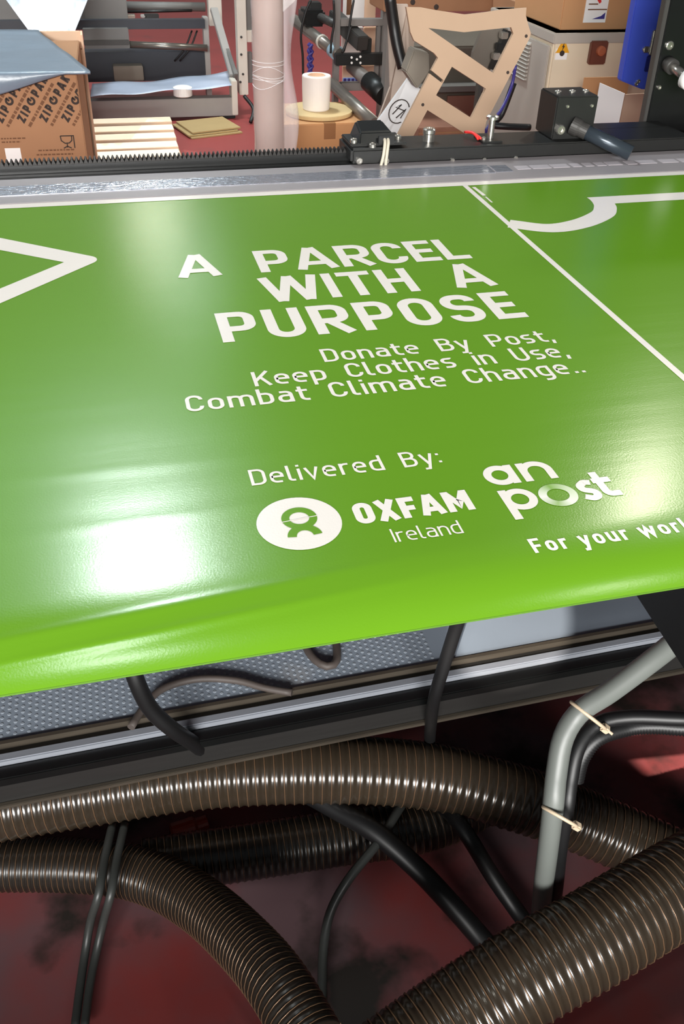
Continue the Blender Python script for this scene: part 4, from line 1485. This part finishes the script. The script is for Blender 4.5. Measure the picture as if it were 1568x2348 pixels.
# cables
for pts in (((713, 0), (700, 30), (690, 80), (694, 130), (695, 190)), ((811, 0), (804, 40), (798, 80), (788, 118)), ((765, 0), (766, 50), (760, 90), (758, 122)), ((805, 58), (795, 95), (784, 122))):
    mb = MB().sweep(smooth_path([at(x, y, Y=Yu - .10) for x, y in pts], 6), .006, 8)
    obj('cable', mb, RUBBER, us)
# blue twisted chain
cps = [at(707 + 6 * (k % 2), 100 + 8.4 * k, Y=Yu + .2) for k in range(9)]
ch = obj('plastic_chain', MB().sweep(smooth_path(cps, 4), .010, 8), CHAIN, None)
mb = MB().sweep(smooth_path([at(717 - 8 * (k % 2), 102 + 8.4 * k, Y=Yu + .19) for k in range(9)], 4), .007, 8)
o = obj('second_strand', mb, CHAIN, ch)
tag(ch, 'twisted blue purple plastic chain hanging above the white roll', 'chain')
# bright sheet and dark slab left of motor
a = [at(640, -10, Y=Yu + .9), at(676, -10, Y=Yu + .9), at(648, 30, Y=Yu + .9)]
o = obj('white_sheet', MB().prism([at(630, -40, Y=Yu + .9), at(692, -40, Y=Yu + .9), at(676, 2, Y=Yu + .9), at(648, 28, Y=Yu + .9), at(640, -2, Y=Yu + .9)], (0, .01, 0)), PAPER)
tag(o, 'corner of a bright white sheet beside the wrapped tube top', 'sheet')

# dark belt and pale board between stand and template
Yk = 3.7
o = obj('leaning_board', MB().prism([at(890, 10, Y=Yk), at(935, 10, Y=Yk), at(950, 95, Y=Yk), at(938, 180, Y=Yk - .1), Vector((at(938, 180, Y=Yk).x - .05, Yk - .2, 0)), Vector((at(850, 300, Y=Yk).x - .05, Yk - .2, 0)), at(858, 300, Y=Yk - .2), at(895, 200, Y=Yk - .1)], (0, .015, 0)), mat('dull_beige_board', (178, 160, 146), .6))
tag(o, 'dull beige board leaning behind the scribbled white board', 'board')
o = obj('black_belt', MB().sweep(smooth_path([at(893, -10, Y=Yk - .1), at(903, 60, Y=Yk - .1), at(912, 110, Y=Yk - .12), at(924, 156, Y=Yk - .14)], 6), .022, 10), BLACK)
tag(o, 'black rubber belt hanging in front of the dull beige board', 'belt')
o = obj('grey_duct', MB().prism([at(950, 112, Y=2.95), at(984, 122, Y=2.95), at(985, 165, Y=2.95), at(957, 205, Y=2.95), at(930, 165, Y=2.95)], (0, .06, 0)), mat('grey_putty', (128, 120, 108), .6), None, .004)
tag(o, 'grey sheet metal duct end left of the template slit', 'duct')

# things behind the template: brown boxes, shelf beam, chute
Yq = 4.6
bt = thing('brown_shelf', 'long brown shelf board across the top behind the template', 'shelf', (1.9, Yq, 0))
a, b = at(880, 8, Y=Yq), at(1262, -2, Y=Yq)
obj('beam', MB().box(a.x, Yq, a.z - .035, b.x + .1, Yq + .25, a.z + .06), mat('brown_shelf', (140, 98, 68), .7), bt, .004)
for xx in (a.x + .03, b.x - .02):
    obj('post', MB().box(xx, Yq + .02, 0, xx + .05, Yq + .08, a.z - .036), FR, bt)
for px, py in ((946, 5), (1000, 16)):
    q = at(px, py, Y=Yq)
    bolt(bt, (q.x, Yq, min(max(q.z, a.z - .025), a.z + .05)), (0, -1, 0), .012, .005, 'bolt', INK, 10)
q0, q1 = at(1160, 12, Y=Yq - .05), at(1214, -10, Y=Yq - .05)
obj('clamp', MB().box(q0.x, Yq - .05, q0.z, q1.x, Yq - .001, q0.z + .10), GREY, bt, .004)
Yx = 4.2
o = thing('tall_carton', 'tall brown carton glimpsed between the template and the cream cabinet', 'box', (2.0, Yx, 0))
a, b = at(1218, 40, Y=Yx), at(1275, 40, Y=Yx)
obj('body', MB().box(a.x, Yx, 0, b.x + .1, Yx + .38, at(1240, 14, Y=Yx).z), mat('tan_card', (178, 134, 92), .8), o, .004)
obj('side_flap', MB().box(a.x - .03, Yx - .02, at(1210, 60, Y=Yx).z, a.x - .001, Yx + .4, at(1210, 14, Y=Yx).z), CARDD, o)
Yv = 3.55
o = thing('grey_chute', 'dusty grey metal chute seen through the template cut-out', 'chute', (1.5, Yv, 0))
obj('chute_plate', MB().prism([at(1105, 70, Y=Yv), at(1165, 66, Y=Yv), at(1120, 170, Y=Yv), at(1080, 150, Y=Yv), at(1085, 120, Y=Yv)], (0, .02, 0)), mat('dusty_metal', (112, 104, 94), .5, .2), o)
obj('chute_rail', MB().bar(at(1165, 70, Y=Yv - .03), at(1130, 160, Y=Yv - .03), .03, .03), BLACK, o)
obj('chute_leg', MB().box(at(1100, 150, Y=Yv + .03).x, Yv + .02, 0, at(1108, 150, Y=Yv + .03).x, Yv + .05, at(1100, 130, Y=Yv).z), DARKGREY, o)
for k, (px, py) in enumerate(((1158, 82), (1148, 108), (1140, 130))):
    q = at(px, py, Y=Yv - .05)
    obj('fitting', MB().box(q.x - .014, q.y, q.z - .012, q.x + .014, q.y + .03, q.z + .012), STEEL if k != 1 else BLACK, o, .003)
o = thing('low_carton', 'low brown carton on the floor behind the template', 'box', (1.6, 4.3, 0))
a, b = at(960, 300, Y=4.3), at(1110, 300, Y=4.3)
obj('body', MB().box(a.x, 4.3, 0, b.x, 4.7, at(1030, 292, Y=4.3).z), mat('dull_brown_card', (150, 104, 84), .8), o, .004)
obj('lid_seam', MB().box(a.x, 4.298, at(1030, 305, Y=4.3).z, b.x, 4.301, at(1030, 302, Y=4.3).z), CARDD, o)
o = thing('dark_machine_base', 'dark machine base behind the template', 'machine', (2.2, 5.6, 0))
obj('body', MB().box(1.75, 5.3, 0, 2.9, 5.9, .62), mat('machine_base_grey', (92, 84, 74), .6), o, .01)  # base in one dull grey
obj('shelf', MB().box(1.75, 5.2, .40, 2.9, 5.3, .43), GREYD, o)
obj('door', MB().box(2.0, 5.285, .08, 2.4, 5.299, .36), mat('brown_door', (130, 92, 78), .6), o)
mb = MB().sweep(smooth_path([at(1182, 150, Y=3.3), at(1172, 200, Y=3.3), at(1150, 250, Y=3.25), at(1120, 290, Y=3.2), at(1110, 330, Y=3.2), Vector((at(1110, 330, Y=3.2).x, 3.2, .3)), Vector((at(1110, 330, Y=3.2).x - .05, 3.2, .006))], 6), .006, 8)
o = obj('blue_cable', mb, CHAIN)
tag(o, 'blue cable hanging between the template and the cream cabinet', 'cable')
o = obj('black_cable_tangle', MB().sweep(smooth_path([at(1178, 190, Y=3.32), at(1150, 262, Y=3.32), at(1130, 285, Y=3.3), at(1160, 290, Y=3.28), at(1215, 292, Y=3.28)], 6), .012, 8), RUBBER)
tag(o, 'black cable running along the foot of the cream cabinet', 'cable')

# ------------------------------------------------------------------ under the table: dimpled plate and rails
ZT = 0.40
fp = thing('foot_plate', 'long dimpled grey plate with a dark metal rail under the table', 'machine frame', (.4, 1.1, 0))
pa, pb = at(0, 1702, z=ZT), at(1430, 1440, z=ZT)
sl = (pb.y - pa.y) / (pb.x - pa.x)


def yf(x):
    return pa.y + sl * (x - pa.x)


X0, X1 = -1.0, 2.0


def strip(name, d0, d1, z0, z1, m, bev=0):
    """bar following the plate front; d measured towards the photographer"""
    mb = MB()
    v = []
    for x in (X0, X1):
        for d in (d0, d1):
            for z in (z0, z1):
                v.append((x, yf(x) - d, z))
    mb.add(v, [(0, 1, 3, 2), (4, 6, 7, 5), (0, 4, 5, 1), (2, 3, 7, 6), (0, 2, 6, 4), (1, 5, 7, 3)])
    return obj(name, mb, m, fp, bev)


strip('plate', -.55, 0.0, ZT - .012, ZT, PLATE)
mb = MB()
xx = -.32
row = 0
# raised dimples, only where the plate is dimpled
while xx < .46:
    yy = 0.012 + (0.006 if row % 2 else 0)
    while yy < .30:
        c = Vector((xx, yf(xx) + yy, ZT))
        r_ = .0042
        n = 6
        vs = [c + Vector((r_ * math.cos(2 * PI * k / n), r_ * math.sin(2 * PI * k / n), -.0005)) for k in range(n)] + [c + Vector((r_ * .55 * math.cos(2 * PI * k / n), r_ * .55 * math.sin(2 * PI * k / n), .0007)) for k in range(n)]
        mb.add(vs, [(k, (k + 1) % n, (k + 1) % n + n, k + n) for k in range(n)] + [list(range(n, 2 * n))], False)
        yy += .012
    xx += .0105
    row += 1
o = obj('dimples', mb, mat('worn_dimple_tops', (146, 155, 165), .45, 0), fp)
o['kind'] = 'stuff'
strip('groove_edge', .001, .008, ZT - .012, ZT + .004, BRASS)
strip('groove', .008, .020, ZT - .02, ZT - .008, RAIL)
strip('light_rail', .020, .036, ZT - .02, ZT - .002, RAILL, .002)
strip('dark_rail', .037, .062, ZT - .03, ZT - .012, BLACKG, .002)
strip('front_face', .045, .058, ZT - .075, ZT - .031, RAIL, .002)
strip('lower_edge', .058, .066, ZT - .078, ZT - .070, BRASS, .001)
strip('back_web', -.40, -.38, .02, ZT - .013, BLACK)
for xl in (-.8, 1.7):
    obj('stand', MB().box(xl, yf(xl) + .02, 0, xl + .1, yf(xl) + .4, ZT - .013), BLACK, fp)

# black support arm under the right end of the sheet
za = 0.80
qa, qb = at(1447, 1366, z=za), at(1580, 1561, z=za)
arm = thing('support_arm', 'black steel support arm under the right end of the green sheet', 'machine frame', (qa.x + .15, .6, .7))
mb = MB().prism([(qa.x, qa.y + .08, za), (qa.x + .004, qa.y, za), (qb.x, qb.y, za), (qb.x + .10, qb.y - .03, za), (qb.x + .35, qb.y - .03, za), (qb.x + .35, qa.y + .08, za)], (0, 0, .105))
obj('arm_box', mb, BLACK, arm, .004)

# ------------------------------------------------------------------ hoses and cables on the floor
def depth_of(p):
    return (Vector(p) - EYE).dot(FW)


def hose(label, pts, r, pitch, m, wire=True, amp=.035):
    raw = smooth_path([at(x, y, z=z) for x, y, z in pts], 14)
    line = resample(raw, pitch / 6)
    t = thing('corrugated_hose', label, 'hose', (line[0].x, line[0].y, max(0, line[0].z - r)), 'corrugated suction hoses under the table')
    R = [r * (1 + amp * (0.5 - 0.5 * math.cos(2 * PI * i / 6)) - amp) for i in range(len(line))]
    obj('hose_wall', MB().sweep(line, R, 28), m, t)
    if wire:
        # one continuous reinforcing spiral
        u = (line[1] - line[0]).normalized().orthogonal().normalized()
        fine = resample(raw, pitch / 20)
        sp = []
        for i, p in enumerate(fine):
            tg = (fine[min(i + 1, len(fine) - 1)] - fine[max(i - 1, 0)]).normalized()
            u = (u - tg * u.dot(tg)).normalized()
            b = tg.cross(u)
            a = 2 * PI * i / 20
            sp.append(p + (u * math.cos(a) + b * math.sin(a)) * (r * 1.002))
        obj('wire_spiral', MB().sweep(sp, r * .017, 5), WIRE, t)
    return t


hose('thick smoky brown corrugated hose crossing just below the dimpled plate', [(-260, 1900, .16), (-80, 1862, .17), (180, 1818, .18), (480, 1775, .19), (780, 1765, .185), (1000, 1782, .165), (1180, 1828, .135), (1330, 1880, .092), (1480, 1945, .066), (1640, 2020, .063), (1800, 2110, .063), (2050, 2190, .063), (2400, 2240, .063), (2900, 2200, .063)], .060, .0165, HOSE)
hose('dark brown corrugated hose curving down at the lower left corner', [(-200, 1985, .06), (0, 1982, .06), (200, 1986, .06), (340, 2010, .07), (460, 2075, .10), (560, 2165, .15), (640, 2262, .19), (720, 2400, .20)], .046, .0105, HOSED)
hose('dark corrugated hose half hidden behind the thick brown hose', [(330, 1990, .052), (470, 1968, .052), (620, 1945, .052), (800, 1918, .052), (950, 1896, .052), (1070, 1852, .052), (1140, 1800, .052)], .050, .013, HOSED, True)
hose('large glossy corrugated hose rising at the lower right corner', [(880, 2460, .22), (1060, 2330, .25), (1210, 2235, .28), (1360, 2150, .30), (1500, 2065, .31), (1640, 1985, .31), (1800, 1900, .30), (2050, 1790, .24), (2400, 1680, .12), (2900, 1560, .066)], .064, .0150, HOSE)


def cable(name, label, pts, r, m, n=12, cat='cable', group=None):
    mb = MB().sweep(resample(smooth_path([at(x, y, z=z) for x, y, z in pts], 12), .012), r, n)
    o = obj(name, mb, m)
    return tag(o, label, cat, group)


gc = [(1560, 1462, .74), (1500, 1510, .70), (1400, 1585, .64), (1330, 1632, .60), (1292, 1690, .57), (1276, 1770, .53), (1268, 1850, .49), (1256, 1950, .40), (1246, 2030, .30), (1238, 2110, .18), (1232, 2180, .03)]
cable('grey_cable', 'thick grey cable bent down beside the black cable at the right', gc, .0145, CABGREY, 16)
cable('black_cable', 'black cable tied along the thick grey cable', [(2700, 1560, .60), (2100, 1620, .60), (1700, 1650, .60), (1560, 1648, .585), (1440, 1645, .575), (1365, 1662, .565), (1325, 1715, .545), (1308, 1790, .51), (1300, 1850, .48), (1284, 1950, .39), (1276, 2030, .29), (1266, 2110, .17), (1262, 2180, .03)], .0105, RUBBER)
mb = MB()
line = resample(smooth_path([at(x, y, z=z) for x, y, z in [(1318, 1790, .49), (1334, 1735, .525), (1372, 1690, .55), (1440, 1668, .555), (1500, 1664, .56), (1568, 1668, .565), (1700, 1672, .575), (2100, 1650, .575), (2700, 1590, .575)]], 14), .0022)
mb.sweep(line, [.0125 if i % 2 else .0105 for i in range(len(line))], 14)
tag(obj('black_conduit', mb, RUBBER), 'thin black ribbed conduit running off to the right below the support arm', 'conduit')


def tie(label, c1, c2, tail):
    t = thing('cable_tie', label, 'cable tie', c1)
    mid, dx = (c1 + c2) / 2, (c2 - c1)
    rad = dx.length / 2
    axis = dx.normalized()
    toward = (EYE - mid).normalized()
    toward = (toward - axis * toward.dot(axis)).normalized()
    mb = MB().sweep([mid + axis * (rad * math.cos(a)) + toward * (.021 * math.sin(a)) for a in [i * 2 * PI / 24 for i in range(25)]], .0026, 8)
    obj('band', mb, TIE, t)
    obj('lock', MB().bar(c2 - axis * .004, c2 + axis * .009, .011, .010), TIE, t, .002)
    if tail:
        obj('tail', MB().sweep([c2, c2 + axis * .012 + toward * .008], .002, 8), TIE, t)
    return t


tie('beige nylon cable tie around the bend of the thick grey cable', at(1312, 1612, z=.61), at(1384, 1668, z=.575), True)
tie('small clear cable tie lower down on the thick grey cable', at(1248, 1852, z=.495), at(1318, 1892, z=.47), False)

cable('black_cable', 'thick black cable hanging from the sheet edge across the dimpled plate', [(296, 1500, .60), (312, 1560, .56), (345, 1625, .50), (395, 1672, .445), (440, 1702, .385), (464, 1722, .335), (484, 1744, .24), (500, 1790, .10)], .0125, RUBBER)
cable('black_cable', 'straight black cable coming down over the middle of the metal rail', [(1066, 1380, .66), (1045, 1440, .60), (1018, 1525, .52), (996, 1600, .445), (988, 1655, .34), (985, 1700, .20), (984, 1760, .05)], .0105, RUBBER)
cable('cable_shadow', 'shadow of a cable arching over the dimpled plate, shaped as a brown tube', [(300, 1668, ZT + .006), (330, 1622, ZT + .006), (372, 1580, ZT + .006), (450, 1557, ZT + .006), (540, 1560, ZT + .006), (610, 1578, ZT + .006), (680, 1590, ZT + .006)], .0062, SHADOWC)  # cable shadow put in as a brown tube on the plate
cable('cable_shadow', 'shadow of a looped cable below the sheet edge, shaped as a brown tube', [(690, 1440, ZT + .006), (704, 1488, ZT + .006), (728, 1518, ZT + .006), (756, 1528, ZT + .006), (772, 1512, ZT + .006), (770, 1470, ZT + .006), (760, 1430, ZT + .006)], .0072, SHADOWC)  # looped cable shadow, likewise a brown tube instead of real shade
cable('grey_black_cable', 'thin grey black cable looping down between the hoses', [(948, 1790, .10), (930, 1830, .112), (908, 1866, .125), (868, 1930, .125), (800, 2015, .10), (758, 2090, .06), (742, 2170, .03), (738, 2260, .02), (736, 2380, .02)], .0082, RUBGREY)
cable('black_cable', 'thick black cable lying diagonally in front of the hidden dark hose', [(640, 1790, .125), (710, 1822, .126), (775, 1858, .128), (860, 1908, .13), (960, 1995, .10), (1040, 2080, .06), (1110, 2160, .03), (1190, 2260, .022)], .0185, RUBBER)
cable('black_cable', 'black cable lying diagonally left of the thick grey cable', [(960, 1810, .05), (1030, 1862, .12), (1075, 1920, .12), (1130, 2010, .06), (1190, 2095, .02), (1260, 2190, .02)], .0150, RUBBER)
cable('dark_grey_cable', 'left one of two dark cables crossing the lower left hose', [(258, 1890, .13), (242, 1960, .135), (226, 2050, .13), (208, 2110, .07), (196, 2180, .03), (184, 2260, .02), (170, 2370, .02)], .0072, RUBGREY, group='pair of dark cables at the lower left')
cable('dark_grey_cable', 'right one of two dark cables crossing the lower left hose', [(286, 1890, .13), (270, 1960, .135), (254, 2050, .13), (238, 2110, .07), (222, 2180, .03), (206, 2260, .02), (192, 2370, .02)], .0072, RUBGREY, group='pair of dark cables at the lower left')
q = at(435, 1908, z=.03)
t = thing('red_connector', 'dull red plastic connector on the floor under the thick brown hose', 'connector', (q.x, q.y, 0))
obj('housing', MB().disc_stack((q.x - .035, q.y, .030), (1, .15, 0), [(.016, 0), (.022, .004), (.022, .045), (.017, .05), (.017, .07), (.012, .072)], 20), ORANGE, t)
obj('lug', MB().box(q.x - .02, q.y - .01, 0.0, q.x + .01, q.y + .012, .012), ORANGE, t, .002)
